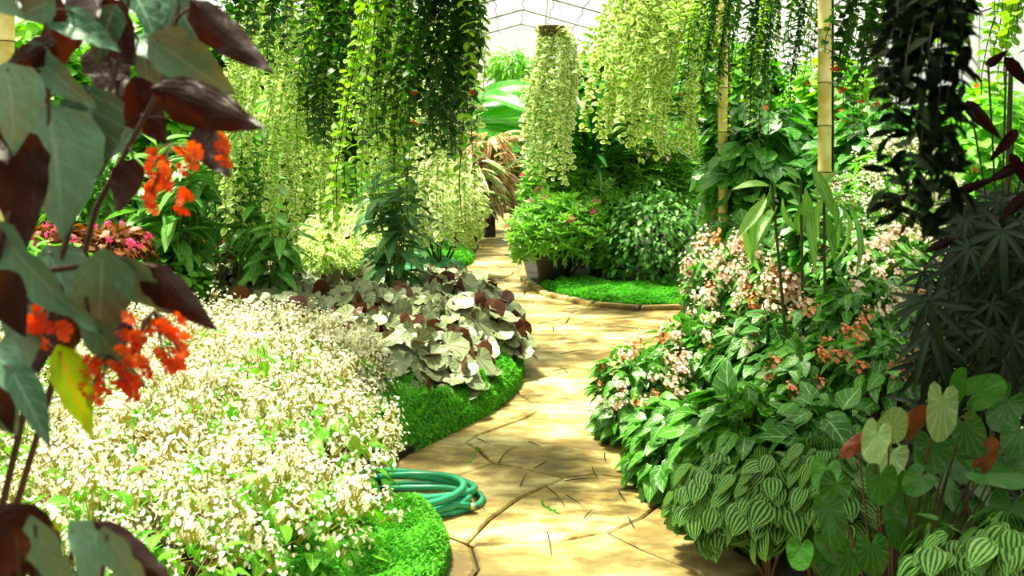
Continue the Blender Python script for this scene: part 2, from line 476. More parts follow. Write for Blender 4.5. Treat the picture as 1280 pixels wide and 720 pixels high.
def spray(n, size, fr, R, stretch=1.0, stem=True):
    """loose flower head around the origin, stalk below it"""
    out = []
    for k in range(n):
        v = rand_dir(R, -.55, 1); p = v * size * R.uniform(.35, 1.0); p.z = p.z * stretch + size * .2
        d = (v + Vector((0, 0, .7)) + rand_dir(R) * .6).normalized()
        out.append(flower4(fr * R.uniform(.75, 1.2), R.uniform(.2, .7)).moved(frame(p, d.orthogonal(), d)))
        o = Vector((0, 0, -size * .4)); sd = (p - o).orthogonal().normalized() * .0007
        out.append(T([o - sd, o + sd, p + sd, p - sd], [(0, 1, 2), (0, 2, 3)], [(0, .3)] * 4))
    return join(out)

t_white = [spray(15, .055, .0110, Rg, 1.2) for _ in range(5)]
t_pinkspray = [spray(13, .045, .015, Rg, 1.1) for _ in range(4)]
t_spike = [spray(22, .042, .013, Rg, 2.3) for _ in range(4)]

# ------------------------------------------------------------------ plant assembler
class Plant:
    count = 0
    def __init__(s, name, label, cat, loc, group=None, stuff_name='foliage'):
        Plant.count += 1
        s.R = random.Random(1000 + Plant.count)
        s.loc = Vector(loc); s.e = link(name, None, None, Matrix.Translation(s.loc), label, cat, group)
        s.e.empty_display_size = .1
        s.items = {}; s.tubes = {}; s.stuff_name = stuff_name
    def add(s, part, t, M, mat, size, sub=None):
        s.items.setdefault((part, mat.name), []).append((t, M, mat, size, sub))
    def stem(s, pts, r, mat, sides=4, part='stem'):
        s.tubes.setdefault((part, mat.name), (mat, []))[1].append(tube(pts, r, sides, False))
    def mesh(s, part, t, mat, M=None, kind=None):
        base = Matrix.Translation(-s.loc)
        return link(part, make_mesh(part, t.moved(M) if M else t, mat), s.e, base, kind=kind)
    def finish(s, minpx=9.0, cap=300):
        inv = Matrix.Translation(-s.loc)
        for (part, mn), L in s.items.items():
            mat = L[0][2]
            seen = [x for x in L if inframe(x[1].translation, x[3] * .5) and pxsize(x[1].translation, x[3]) >= minpx]
            # nearest to the camera show largest
            seen.sort(key=lambda x: -pxsize(x[1].translation, x[3]))
            top = seen[:cap]; ids = {id(x) for x in top}
            for (t, M, m, size, sub) in top:
                o = link(part, t.mesh(part, m), s.e, inv @ M)
                if sub: link(sub[0], make_mesh(sub[0], sub[1].moved(M.inverted()), sub[2]), o)
            rest = [x for x in L if id(x) not in ids]
            if rest:
                j = join([t.moved(inv @ M) for (t, M, m, size, sub) in rest])
                nm = s.stuff_name if part == 'leaf' else 'loose_' + part
                link(nm, make_mesh(nm, j, mat), s.e, kind='stuff')
        for (part, mn), (mat, ts) in s.tubes.items():
            link(part, make_mesh(part, join(ts).moved(inv), mat), s.e, kind='stuff' if part in ('flower_stalk', 'petiole') and len(ts) > 4 else None)
        return s.e

UP = Vector((0, 0, 1))

def mound(pl, c, r, n, ts, mat, size, part='leaf', zlo=-.1, droop=.35, face=.6, kmin=.7, jit=.45, front=0.0, upward=0.0, tilt=None, flip=0.0):
    """leaves over a mound; c centre, r radii"""
    R = pl.R; c = Vector(c)
    for i in range(n):
        v = rand_dir(R, zlo, 1)
        if front and v.y > front: v.y = -v.y * R.random()
        k = R.uniform(kmin, 1.0) if R.random() < .8 else R.uniform(.4, 1)
        p = c + Vector((v.x * r[0], v.y * r[1], v.z * r[2])) * k
        nrm = Vector((v.x / r[0], v.y / r[1], v.z / r[2])).normalized()
        out = Vector((nrm.x, nrm.y, 0)) + rand_dir(R) * jit
        d = out.normalized() + Vector((0, 0, -droop + upward * max(nrm.z, 0) + R.uniform(-.2, .2)))
        up = nrm * face + UP * (1 - face) + rand_dir(R) * jit * .6
        if tilt: up = up + Vector(tilt); d = d + Vector((tilt[0], tilt[1], -.5)) * .8
        if flip and R.random() < flip: up = Vector((up.x, -abs(up.y) * .2 + .8, -.25)); d = d + Vector((0, -.3, .7))
        s = size * R.uniform(.65, 1.2)
        pl.add(part, R.choice(ts), frame(p, d, up, s), mat, s)

def branches(pl, base, c, r, n, mat, rad=.012):
    R = pl.R; base = Vector(base); c = Vector(c)
    for i in range(n):
        v = rand_dir(R, .0, 1); tip = c + Vector((v.x * r[0], v.y * r[1], v.z * r[2])) * .85
        mid = base.lerp(tip, .5) + Vector((0, 0, -.1 * r[2])) + rand_dir(R) * .08
        pl.stem(bez(base + rand_dir(R) * .03, mid, tip, 5), [rad * (1 - .7 * j / 5) for j in range(6)], mat)

def strand(pl, pts, ts, mat, size, step, pair=True, smat=None, srad=.003, flat=.25, part='leaf', messy=.35):
    """hanging shoot with leaves in pairs"""
    R = pl.R
    pts = [Vector(p) for p in pts]
    if smat: pl.stem(pts, srad, smat, 3)
    acc = 0.0; a0 = R.uniform(0, 6.28); k = 0
    for i in range(len(pts) - 1):
        a, b = pts[i], pts[i + 1]; L = (b - a).length; t = (b - a).normalized()
        while acc < L:
            p = a + t * acc; fr = k
            o = t.orthogonal().normalized(); o.rotate(Matrix.Rotation(a0 + (k % 2) * (1.57 if pair else 3.14) + R.uniform(-.4, .4), 3, t))
            for sgn in ((1, -1) if pair else (1,)):
                d = o * sgn + t * R.uniform(.05, .5) * 1.0
                s = size * R.uniform(.7, 1.15)
                pl.add(part, R.choice(ts), frame(p, d + rand_dir(R) * messy * .6, -t + o * sgn * flat + Vector((0, -messy, 0)) * (messy > .5) + rand_dir(R) * messy, s), mat, s)
            acc += step * R.uniform(.8, 1.2); k += 1
        acc -= L

def hang(R, top, L, out=(0, 0), wob=.04, n=7):
    top = Vector(top); pts = []
    for i in range(n + 1):
        t = i / n
        e = 1 - math.exp(-4 * t)
        pts.append(top + Vector((out[0] * e + wob * math.sin(t * 5 + R.random() * .5), out[1] * e + wob * math.cos(t * 4.0), -L * t + .05 * math.sin(math.pi * min(t * 3, 1)))))
    return pts

# ------------------------------------------------------------------ setting: ground, path, beds
from mathutils.geometry import tessellate_polygon

XL, XR, YN, YF, ZE, ZR, XC = -6.2, 6.8, -4.0, 30.0, 3.5, 5.3, 0.3
link('floor', make_mesh('floor', T([(XL, YN, -.03), (XR, YN, -.03), (XR, YF, -.03), (XL, YF, -.03)], [(0, 1, 2), (0, 2, 3)]), M_['soil']), kind='structure')

left_edge = [(-.45, 1.0), (-.45, 2.2)] + [tuple(G(*q).xy) for q in ((500, 720), (495, 655), (485, 612), (498, 582), (556, 550), (618, 517), (652, 478), (648, 440), (622, 405), (588, 370), (573, 345), (588, 328), (598, 312), (592, 290), (605, 270), (640, 256))] + [(.3, 29.5)]
right_edge = [(1.05, 1.0), (1.0, 2.4)] + [tuple(G(*q).xy) for q in ((960, 720), (905, 690), (850, 640), (812, 590), (788, 550), (782, 510), (800, 470), (840, 430), (900, 405), (1000, 396))] + [(6.0, 8.5)]
isle_edge = [(6.0, 9.2)] + [tuple(G(*q).xy) for q in ((1000, 384), (860, 389), (800, 391), (740, 386), (682, 373), (655, 353), (650, 330), (648, 300), (650, 270), (664, 252))] + [(.95, 29.5)]
path_poly = left_edge + isle_edge[::-1] + right_edge[::-1]

def poly_prism(pts, z0, z1, tilt=0.0):
    n = len(pts)
    V = [(x, y, z1) for x, y in pts] + [(x, y, z0) for x, y in pts]
    Fc = []
    for tri in tessellate_polygon([[Vector((x, y, 0)) for x, y in pts]]):
        a, b, c = [Vector(V[i]) for i in tri]
        Fc.append(tri if (b - a).cross(c - a).z > 0 else tri[::-1])
    area = sum(pts[i][0] * pts[(i + 1) % n][1] - pts[(i + 1) % n][0] * pts[i][1] for i in range(n))
    for i in range(n):
        j = (i + 1) % n
        q = [(i, i + n, j + n), (i, j + n, j)]
        Fc += q if area > 0 else [f[::-1] for f in q]
    return T(V, Fc)

path = link('path', make_mesh('path', poly_prism(path_poly, -.03, .004), M_['mortar'], False), kind='structure')
beds = dict(
    bed_left=left_edge + [(XL, 29.5), (XL, 1.0)],
    bed_right=right_edge + [(XR, 8.5), (XR, 1.0)],
    bed_middle=isle_edge + [(XR, 29.5), (XR, 9.2)])
for nm, pts in beds.items():
    link(nm, make_mesh(nm, poly_prism(pts, -.02, .06), M_['soil'], False), kind='structure')

def in_poly(x, y, pts):
    r = False; n = len(pts)
    for i in range(n):
        x1, y1 = pts[i]; x2, y2 = pts[(i + 1) % n]
        if (y1 > y) != (y2 > y) and x < (x2 - x1) * (y - y1) / (y2 - y1) + x1: r = not r
    return r

def wob(x, y):
    return (.045 * math.sin(y * 6.1 + 1.3 * math.sin(x * 4.0)) + .018 * math.sin(y * 15 + x * 3), .045 * math.sin(x * 5.3 + 1.7 * math.sin(y * 3.0)) + .016 * math.sin(x * 17 + 2 * y))

Rs = random.Random(11)
seeds = []
yy = 1.3
while yy < 29.5:
    dy = .52 + .012 * yy
    xx = -1.6 + Rs.uniform(0, .5)
    while xx < 6.2:
        seeds.append((xx + Rs.uniform(-.25, .25), yy + Rs.uniform(-.2, .2)))
        xx += .78
    yy += dy
SA = np.array(seeds)
for i, (sx, sy) in enumerate(seeds):
    if not any(in_poly(sx + ox, sy + oy, path_poly) for ox in (-.33, 0, .33) for oy in (-.25, 0, .25)): continue
    poly = [(sx - 1.2, sy - 1.2), (sx + 1.2, sy - 1.2), (sx + 1.2, sy + 1.2), (sx - 1.2, sy + 1.2)]
    near = np.argsort(((SA - SA[i]) ** 2).sum(1))[1:15]
    for j in near:
        qx, qy = seeds[j]; mx, my = (sx + qx) / 2, (sy + qy) / 2; nx, ny = qx - sx, qy - sy
        out = []
        for k in range(len(poly)):
            a, b = poly[k], poly[(k + 1) % len(poly)]
            da = (a[0] - mx) * nx + (a[1] - my) * ny; db = (b[0] - mx) * nx + (b[1] - my) * ny
            if da <= 0: out.append(a)
            if da * db < 0:
                t = da / (da - db); out.append((a[0] + (b[0] - a[0]) * t, a[1] + (b[1] - a[1]) * t))
        poly = out
    ring = []
    for k in range(len(poly)):
        a, b = poly[k], poly[(k + 1) % len(poly)]
        L = math.hypot(b[0] - a[0], b[1] - a[1])
        for q in range(3 if L > .3 else (2 if L > .12 else 1)):
            t = q / (3 if L > .3 else 2)
            ring.append((a[0] + (b[0] - a[0]) * t, a[1] + (b[1] - a[1]) * t))
    cx = sum(p[0] for p in ring) / len(ring); cy = sum(p[1] for p in ring) / len(ring)
    pts = []
    for (x, y) in ring:
        L = math.hypot(x - cx, y - cy) or 1; w = wob(x, y); g = .0065
        pts.append(((x - cx) * (1 - g / L) + w[0], (y - cy) * (1 - g / L) + w[1]))
    n = len(pts); h = .022 + Rs.uniform(-.003, .003); tx, ty = Rs.uniform(-.006, .006), Rs.uniform(-.006, .006)
    V = [(0, 0, h)] + [(x * .975, y * .975, h + x * tx + y * ty) for x, y in pts] + [(x, y, h - .008 + x * tx + y * ty) for x, y in pts] + [(x, y, 0) for x, y in pts]
    Fc = []
    for k in range(n):
        a, b = 1 + k, 1 + (k + 1) % n
        Fc += [(0, a, b), (a, a + n, b + n), (a, b + n, b), (a + n, a + 2 * n, b + 2 * n), (a + n, b + 2 * n, b + n)]
    link('flagstone', make_mesh('flagstone', T(V, Fc), M_['stone'], False), path, Matrix.Translation((cx, cy, 0)))

# kerb stones along the front of the middle bed
kerb = link('path_kerb', None, kind='structure')
for k in range(2, 8):
    a, b = Vector(isle_edge[k]), Vector(isle_edge[k + 1])
    L = (b - a).length; m = max(1, round(L / .32))
    for q in range(m):
        c = a.lerp(b, (q + .5) / m); ang = math.atan2(b.y - a.y, b.x - a.x)
        s = L / m / 2 - .006
        V = []
        for z, f in ((0, 1), (.05, 1), (.065, .85)):
            V += [(-s * f, -.04 * f, z), (s * f, -.04 * f, z), (s * f, .04 * f, z), (-s * f, .04 * f, z)]
        Fc = []
        for l in range(2):
            for e in range(4):
                i0, i1 = l * 4 + e, l * 4 + (e + 1) % 4
                Fc += [(i0, i1, i1 + 4), (i0, i1 + 4, i0 + 4)]
        Fc += [(8, 9, 10), (8, 10, 11)]
        link('kerb_stone', make_mesh('kerb_stone', T(V, Fc), M_['stone'], False), kerb, Matrix.Translation((c.x, c.y, 0)) @ Matrix.Rotation(ang, 4, 'Z'))

# ------------------------------------------------------------------ setting: greenhouse roof and walls
ceiling = link('ceiling', None, kind='structure')
PY = 2.0; ncol = 9
for side, xe in ((0, XL), (1, XR)):
    w = (xe - XC) / ncol; dz = (ZE - ZR) / ncol
    v = [(0, 0, 0), (w, 0, dz), (w, PY - .02, dz), (0, PY - .02, 0)]
    pm = make_mesh('roof_pane', T(v, [(0, 1, 2), (0, 2, 3)] if w > 0 else [(0, 2, 1), (0, 3, 2)]), M_['pane'], False)
    for c in range(ncol):
        for r in range(int((YF - YN) / PY)):
            link('roof_pane', pm, ceiling, Matrix.Translation((XC + w * c, YN + r * PY, ZR + dz * c)))
    seam = make_mesh('glazing_seam', tube([(.035 * math.sin(k * .9), YN + (YF - YN) * k / 120, 0) for k in range(121)], .014, 3), M_['seam'])
    for c in range(ncol + 1):
        if side and c == 0: continue
        link('glazing_seam', seam, ceiling, Matrix.Translation((XC + w * c, 0, ZR + dz * c - .02)))
    for r in range(int((YF - YN) / PY / 1.5) + 1):
        y = YN + r * PY * 1.5
        link('purlin', make_mesh('purlin', tube([(XC, y, ZR - .05), (xe, y, ZE - .05)], .028, 6), M_['bar']), ceiling)

def glass_wall(name, a, b, h, gable=None, n=12, solid=False):
    w = link(name, None, kind='structure')
    a, b = Vector(a), Vector(b)
    for k in range(n):
        p, q = a.lerp(b, k / n), a.lerp(b, (k + 1) / n)
        hp = h if gable is None else gable(p.x); hq = h if gable is None else gable(q.x)
        for pn, mt, z0, z1p, z1q in (('wall_base', 'dado', .0, 1.2, 1.2), ('wall_panel', 'dado', 1.22, hp, hq) if solid else ('wall_pane', 'pane', 1.22, hp, hq)):  # opaque base row added to block low side light; solid walls block it all
            link(pn, make_mesh(pn, T([(p.x, p.y, z0), (q.x, q.y, z0), (q.x, q.y, z1q), (p.x, p.y, z1p)], [(0, 1, 2), (0, 2, 3)]), M_[mt], False), w)
        link('wall_mullion', make_mesh('wall_mullion', tube([(p.x, p.y, 0), (p.x, p.y, hp)], .025, 4), M_['bar']), w)
    link('wall_rail', make_mesh('wall_rail', tube([(a.x, a.y, 1.21), (b.x, b.y, 1.21)], .03, 4), M_['bar']), w)
gab = lambda x: ZR + (ZE - ZR) * (abs(x - XC) / ((XR - XC) if x > XC else (XC - XL)))
glass_wall('wall_left', (XL, YN, 0), (XL, YF, 0), ZE, n=17)
glass_wall('wall_right', (XR, YN, 0), (XR, YF, 0), ZE, n=17)
glass_wall('wall_front', (XL, YN, 0), (XR, YN, 0), ZE, gab, 13, True)  # unseen wall behind the camera, made solid to cut the fill light
glass_wall('wall_back', (XL, YF, 0), (XR, YF, 0), ZE, gab, 13)

# bamboo poles carrying the roof rail
def pole(px, d, rad, label, zbot=0.06, cable=True):
    x = (px - 640) / F * d
    ztop = gab(x) - .06
    e = link('bamboo_pole', None, None, Matrix.Translation((x, d, zbot)), label, 'pole')
    pts, rr = [], []
    z = 0.0; Rp = random.Random(int(px)); nodes = []
    while z < ztop - zbot:
        for dz2, f in ((0, .96), (.008, 1.06), (.02, .97), (.14, .95)):
            pts.append((0, 0, min(z + dz2, ztop - zbot))); rr.append(rad * f)
        nodes.append(z + .004); z += Rp.uniform(.26, .34)
    pts.append((0, 0, ztop - zbot)); rr.append(rad)
    cn = link('cane', make_mesh('cane', tube(pts, rr, 12), M_['bamboo']), e)
    for nz in nodes:
        link('node_ring', make_mesh('node_ring', tube([(0, 0, nz), (0, 0, nz + .006)], rad * 1.07, 12), M_['bamboo_node']), cn)
    if cable:
        link('conduit', make_mesh('conduit', tube([(rad * 1.05, -rad * .35, 0), (rad * 1.05, -rad * .35, ztop - zbot)], rad * .16, 6), M_['pipe']), e)
pole(1031, 5.9, .043, 'pale bamboo pole with a dark conduit beside the white blossom')
pole(904, 7.4, .040, 'bamboo pole rising behind the pink flower plumes beside the hedge')
pole(6, 6.0, .06, 'thick bamboo pole behind the cane begonia', cable=False)

# ------------------------------------------------------------------ hose on the path
hp = []
Rh = random.Random(4)
cx0, cy0 = -.47, 3.99
def hose_loop(turns, k0):
    return
tot = 5
for i in range(tot * 22 + 1):
    t = i / 22.0; k = int(t); a = 2 * math.pi * t + 2.6
    kk = t
    ra = .30 + .035 * math.sin(kk * 2.1 + .5); rb = .165 + .04 * math.sin(kk * 1.63 + 1.0)
    ox = .02 * math.sin(kk * 1.3); oy = .03 * math.cos(kk * 1.9)
    z = .036 + .017 * kk * .75 + .012 * math.sin(a * 1.5 + kk)
    if kk < 1: z = .034 + .004 * math.sin(a)
    hp.append(Vector((cx0 + ox + ra * math.cos(a), cy0 + oy + rb * math.sin(a), max(z, .034))))
for q in ((.10, -.02, .01), (.22, .0, .0), (.30, .02, -.008)):
    pass
end = hp[-1]; dirv = (hp[-1] - hp[-2]).normalized()
hose = link('garden_hose', None, None, Matrix.Translation((cx0, cy0, .022)), 'coiled green garden hose lying on the flagstones', 'hose')
hl = [p - Vector((cx0, cy0, .022)) for p in hp]
link('hose_tube', make_mesh('hose_tube', tube(hl, .0145, 10), M_['hose']), hose)
# short free end lying across the coil
fe = [P(520, 632, 3.97), P(548, 627, 3.95), P(570, 620, 3.95), P(592, 613, 3.98)]
fl = []
for i in range(len(fe) - 1):
    for q in range(4): fl.append(fe[i].lerp(fe[i + 1], q / 4))
fl.append(fe[-1]); fl = [p - Vector((cx0, cy0, .022)) for p in fl]
link('hose_end', make_mesh('hose_end', tube(fl, .0145, 10), M_['hose']), hose)
f2 = [P(512, 620, 3.90), P(540, 623, 3.88), P(565, 629, 3.87), P(588, 633, 3.88)]
f2 = [p - Vector((cx0, cy0, .022)) for p in f2]
he = link('hose_end', make_mesh('hose_end', tube(f2, .0145, 10), M_['hose']), hose)
link('hose_fitting', make_mesh('hose_fitting', tube([f2[-1], f2[-1] + (f2[-1] - f2[-2]).normalized() * .018], .015, 10), M_['brass']), he)

# twigs fallen on the path
twig_px = [(683, 618, 706, 642), (708, 628, 729, 642), (668, 594, 684, 585), (740, 592, 748, 606), (757, 584, 756, 572), (743, 555, 762, 562), (706, 610, 748, 607), (797, 612, 812, 624), (772, 620, 783, 636), (785, 656, 793, 670), (684, 675, 689, 704), (730, 658, 741, 647), (650, 617, 658, 601), (596, 556, 612, 563), (622, 590, 640, 568), (590, 640, 608, 648), (660, 560, 676, 566), (730, 520, 748, 524), (690, 470, 712, 466), (672, 410, 700, 404), (735, 430, 760, 437), (700, 448, 740, 442)]
twig_lab = ['thin dry twig on the shaded stones before the watermelon peperomia', 'thin dry twig on the path beside the pink begonia', 'thin dry twig on the stones around the garden hose', 'thin dry twig on the path beside the silver heart leaves', 'thin dry twig on the stones around the moss crescent']
for k, (a, b, c, d) in enumerate(twig_px):
    p, q = G(a, b), G(c, d); p.z = q.z = .032
    R = random.Random(k); m = p.lerp(q, .5) + Vector((R.uniform(-.02, .02), R.uniform(-.02, .02), .006))
    tl = [x - p for x in bez(p, m, q, 4)]
    o = link('fallen_twig', make_mesh('fallen_twig', tube(tl, [.0022, .0028, .0027, .002, .001], 5), M_['twig']), None, Matrix.Translation(p), twig_lab[0 if b > 600 and a > 760 else 1 if a > 760 or (b < 600 and a > 725) else 2 if a < 660 and b > 540 else 3 if b < 500 else 4], 'twig', 'twigs fallen on the path')

# ------------------------------------------------------------------ moss cushions
def cushion(name, label, outline, h, n, size, mat=M_['moss'], body=M_['mossbody'], seed=0, z0=.04):
    """low moss cushion over an outline (ground points, counter or clockwise), tufted all over"""
    R = random.Random(seed)
    c = sum((Vector(p) for p in outline), Vector((0, 0))) / len(outline)
    m = 40; pts = []
    k = len(outline)
    for i in range(m):
        t = i / m * k; a = outline[int(t)]; b = outline[(int(t) + 1) % k]; f = t - int(t)
        pts.append(Vector((a[0] + (b[0] - a[0]) * f, a[1] + (b[1] - a[1]) * f)))
    for _ in range(3): pts = [(pts[i - 1] + pts[i] * 2 + pts[(i + 1) % m]) / 4 for i in range(m)]
    rings = [1.0, .97, .9, .78, .6, .38, .15]
    zf = lambda f: h * (1 - f ** 5) ** .55 if f < 1 else 0
    bump = lambda x, y: (.24 * h * (math.sin(x * 17 + 2 * math.sin(y * 9)) + math.sin(y * 19 + 1.5 * math.sin(x * 11))))
    V, Fc = [], []
    for f in rings:
        for p in pts:
            q = c + (p - c) * f
            V.append((q.x - c.x, q.y - c.y, (z0 if f >= 1 else z0 + zf(f) + bump(q.x, q.y) * min(1, (1 - f) * 6)) - z0 - .04 * (f >= 1)))
    for r in range(len(rings) - 1):
        for i in range(m):
            a, b = r * m + i, r * m + (i + 1) % m
            Fc += [(a, b, b + m), (a, b + m, a + m)]
    V.append((0, 0, h + bump(c.x, c.y))); last = len(V) - 1; r0 = (len(rings) - 1) * m
    for i in range(m): Fc.append((r0 + i, r0 + (i + 1) % m, last))
    bt = T(V, Fc)
    tr = bt.V[bt.F]; ar = np.linalg.norm(np.cross(tr[:, 1] - tr[:, 0], tr[:, 2] - tr[:, 0]), axis=1); ar /= ar.sum()
    # keep face orientation upward
    nr = np.cross(tr[:, 1] - tr[:, 0], tr[:, 2] - tr[:, 0])
    if nr[:, 2].sum() < 0: bt.F = bt.F[:, ::-1]; nr = -nr; tr = bt.V[bt.F]
    rng = np.random.default_rng(seed + 7)
    pick = rng.choice(len(ar), n, p=ar)
    out = []
    for f in pick:
        a, b = rng.random(), rng.random()
        if a + b > 1: a, b = 1 - a, 1 - b
        p = tr[f, 0] + (tr[f, 1] - tr[f, 0]) * a + (tr[f, 2] - tr[f, 0]) * b
        nn = Vector(nr[f]).normalized()
        d = (nn + UP * .25 + rand_dir(R) * .55).normalized()
        out.append(R.choice(t_sprig).moved(frame(Vector(p) - nn * .004, d.orthogonal(), d, size * R.uniform(.7, 1.3))))
    j = join(out)
    e = link(name, None, None, Matrix.Translation((c.x, c.y, z0)), label, 'moss')
    link('moss_body', make_mesh('moss_body', bt, body), e)
    link('tufts', make_mesh('tufts', j, mat), e, kind='stuff')
g2 = lambda *q: [tuple(G(*p).xy) for p in q]
cushion('moss_cushion', 'bright green moss cushion bulging onto the path in front of the garden hose', [(-.26, 3.15), (-.22, 3.4), (-.25, 3.66), (-.34, 3.78), (-.5, 3.84), (-.75, 3.82), (-.95, 3.6), (-.9, 3.2), (-.6, 2.95), (-.35, 2.95)], .10, 15000, .017, seed=1)
cushion('moss_cushion', 'long bright green moss strip edging the path below the silver heart leaves', g2((655, 485), (655, 455), (640, 440)) + [(-.2, 7.2), (-.5, 6.6), (-.8, 5.6), (-.95, 5.0), (-.8, 4.5)] + g2((505, 580), (560, 550), (620, 520)), .16, 20000, .018, seed=2)
cushion('moss_cushion', 'narrow green moss strip by the path under the variegated shrub', [(-.52, 12.0), (-.5, 13.2), (-1.0, 13.9), (-1.7, 13.6), (-1.6, 12.2), (-1.0, 11.8)], .14, 5000, .03, seed=3)
cushion('moss_cushion', 'green moss lawn edging the hedge inside the stone kerb', [(x + .05, y + .05) for x, y in g2((664, 362), (684, 374), (740, 386), (800, 391), (860, 389))] + [(2.2, 9.1), (2.2, 9.9), (1.3, 9.9), (.6, 10.2), (.3, 10.9)], .09, 12000, .025, seed=4)
cushion('moss_cushion', 'small far moss patch below the striped bromeliads', [(-.6, 20.5), (-.45, 22), (-.8, 23), (-1.2, 22), (-1.0, 20.5)], .16, 700, .09, seed=5)
cushion('spike_moss', 'bluish spike moss patch behind the silver heart leaves', [(-.55, 10.2), (-.5, 11.3), (-1.0, 11.7), (-1.7, 11.5), (-1.7, 10.3), (-1.0, 9.9)], .15, 4500, .035, M_['bluemoss'], M_['mossbody'], 6)
# strips of moss grown in the joints of the paving
for k, (pa, lab) in enumerate((([(677, 632), (679, 640), (690, 645), (700, 650)], 'thin crescent of moss in a paving joint amid twigs'), ([(585, 586), (592, 579), (597, 568), (597, 562)], 'short moss line in a paving joint behind the garden hose'))):
    pts = [G(*q) for q in pa]; R = random.Random(k); out = []
    for i in range(len(pts) - 1):
        m = max(6, int((pts[i + 1] - pts[i]).length / .011))
        for q in range(m):
            p = pts[i].lerp(pts[i + 1], q / m) - pts[0] + Vector((R.uniform(-.006, .006), R.uniform(-.008, .008), .0))
            d = (UP + rand_dir(R) * .5).normalized()
            out.append(R.choice(t_sprig).moved(frame(p, d.orthogonal(), d, .011 * R.uniform(.5, 1.2))))
    link('joint_moss', make_mesh('joint_moss', join(out), M_['moss']), None, Matrix.Translation((pts[0].x, pts[0].y, .022)), lab, 'moss', kind='stuff')

# ------------------------------------------------------------------ far and background planting
def shrub(name, label, px0, px1, py0, py1, d, depth, n, ts, mat, size, cat='shrub', group=None, base_py=None, droop=.3, nb=10, zlo=-.6, minpx=9, cap=220, bmat='bark', extra=None, face=.6, upward=0.0, jit=.45):
    """leafy mass filling the photo box px0..px1, py0..py1 at depth d, standing on its own trunk"""
    c = P((px0 + px1) / 2, (py0 + py1) / 2, d)
    r = ((px1 - px0) / 2 / F * d, depth, (py1 - py0) / 2 / F * d)
    base = Vector((c.x, c.y, .06))
    pl = Plant(name, label, cat, base, group)
    mound(pl, c, r, n, ts, M_[mat], size, zlo=zlo, droop=droop, kmin=.6, face=face, upward=upward, jit=jit)
    branches(pl, base, c, r, nb, M_[bmat], .010 + .004 * r[2])
    if extra: extra(pl, c, r)
    pl.finish(minpx, cap)
    return pl

def blooms(mat, n, ts, size, part='flower_cluster', zlo=.0, k=1.02):
    def f(pl, c, r):
        for i in range(n):
            v = rand_dir(pl.R, zlo, 1)
            if v.y > .2: v.y = -v.y
            p = c + Vector((v.x * r[0], v.y * r[1], v.z * r[2])) * k
            d = (v + UP * .5 + rand_dir(pl.R) * .3).normalized()
            s = size * pl.R.uniform(.7, 1.2)
            pl.add(part, pl.R.choice(ts), frame(p, d.orthogonal(), d, s), M_[mat], s)
    return f

# end of the house, behind the path
far = [
    ('broadleaf_tree', 'tall pale green tree closing the far end of the path', 560, 700, 110, 250, 26.5, 1.4, 2600, 'farleaf', .42),
    ('broadleaf_tree', 'rounded green tree behind the banana leaves', 470, 600, 75, 245, 23.5, 1.4, 2200, 'farleaf', .40),
    ('broadleaf_tree', 'dense green tree behind the tall strap-leaved clump', 690, 830, 60, 250, 25.0, 1.6, 2600, 'midleaf', .40),
    ('broadleaf_tree', 'dark green tree far behind the pale bamboo pole', 820, 980, 55, 250, 17.5, 1.3, 2600, 'midleaf', .36),
    ('broadleaf_tree', 'light green tree against the glass wall behind the white blossom', 970, 1100, 70, 250, 16.5, 1.3, 2600, 'farleaf', .26),
    ('broadleaf_tree', 'pale green tree against the glass wall behind the dark palmate leaves', 1130, 1300, 100, 300, 10.8, .9, 1800, 'farleaf', .20),
    ('broadleaf_tree', 'yellowish green tree at the glass wall behind the thick bamboo pole', -60, 120, 10, 330, 9.9, .8, 2600, 'farleaf', .20),
    ('broadleaf_tree', 'light green tree at the glass wall behind the lance-leaved shrub', 100, 260, 5, 320, 11.8, .9, 2800, 'farleaf', .19),
    ('broadleaf_tree', 'dark green tree behind the variegated trailing curtain', 240, 420, -5, 320, 12.6, .9, 2800, 'midleaf', .20),
    ('broadleaf_tree', 'deep green tree behind the hanging lipstick vines', 400, 570, 5, 290, 14.0, 1.0, 2800, 'midleaf', .20),
]
for nm, lab, a, b, c_, d_, dd, dp, n, mt, sz in far:
    shrub(nm, lab, a, b, c_, d_, dd, dp, n, t_ovalw, mt, sz, 'tree', 'trees at the glass walls', nb=14, cap=140, minpx=9)

# banana clump
b = Vector((-.8, 17.0, .06))
pl = Plant('banana_plant', 'banana plant with broad pale green arching leaves against the glass', 'plant', b)
for (bx, by, tx, ty, w) in ((592, 150, 676, 132, 26), (590, 138, 668, 104, 28), (592, 158, 680, 156, 24), (590, 130, 650, 88, 26), (594, 165, 645, 178, 34), (596, 145, 556, 110, 30), (590, 120, 655, 122, 24), (592, 148, 660, 146, 26)):
    p, q = P(bx, by, 17.0), P(tx, ty, 16.6 + pl.R.uniform(-.6, .6)); L = (q - p).length
    pl.add('leaf', pl.R.choice(t_banana), frame(p, q - p + Vector((0, 0, .06 * L)), Vector((pl.R.uniform(-.2, .2), -.8, .9)), L * 1.1, w / F * 17 * 3.0), M_['banana'], L)
    pl.stem(bez(b, (b + p) / 2 + Vector((0, 0, .3)), p, 5), [.09, .08, .07, .05, .03, .02], M_['stem'], 6)
pl.finish()

# feathery tree right of the banana
shrub('feathery_shrub', 'small feathery green shrub beside the banana leaves', 612, 668, 62, 110, 18.5, .5, 420, t_lance, 'farleaf', .24, minpx=9, cap=120)

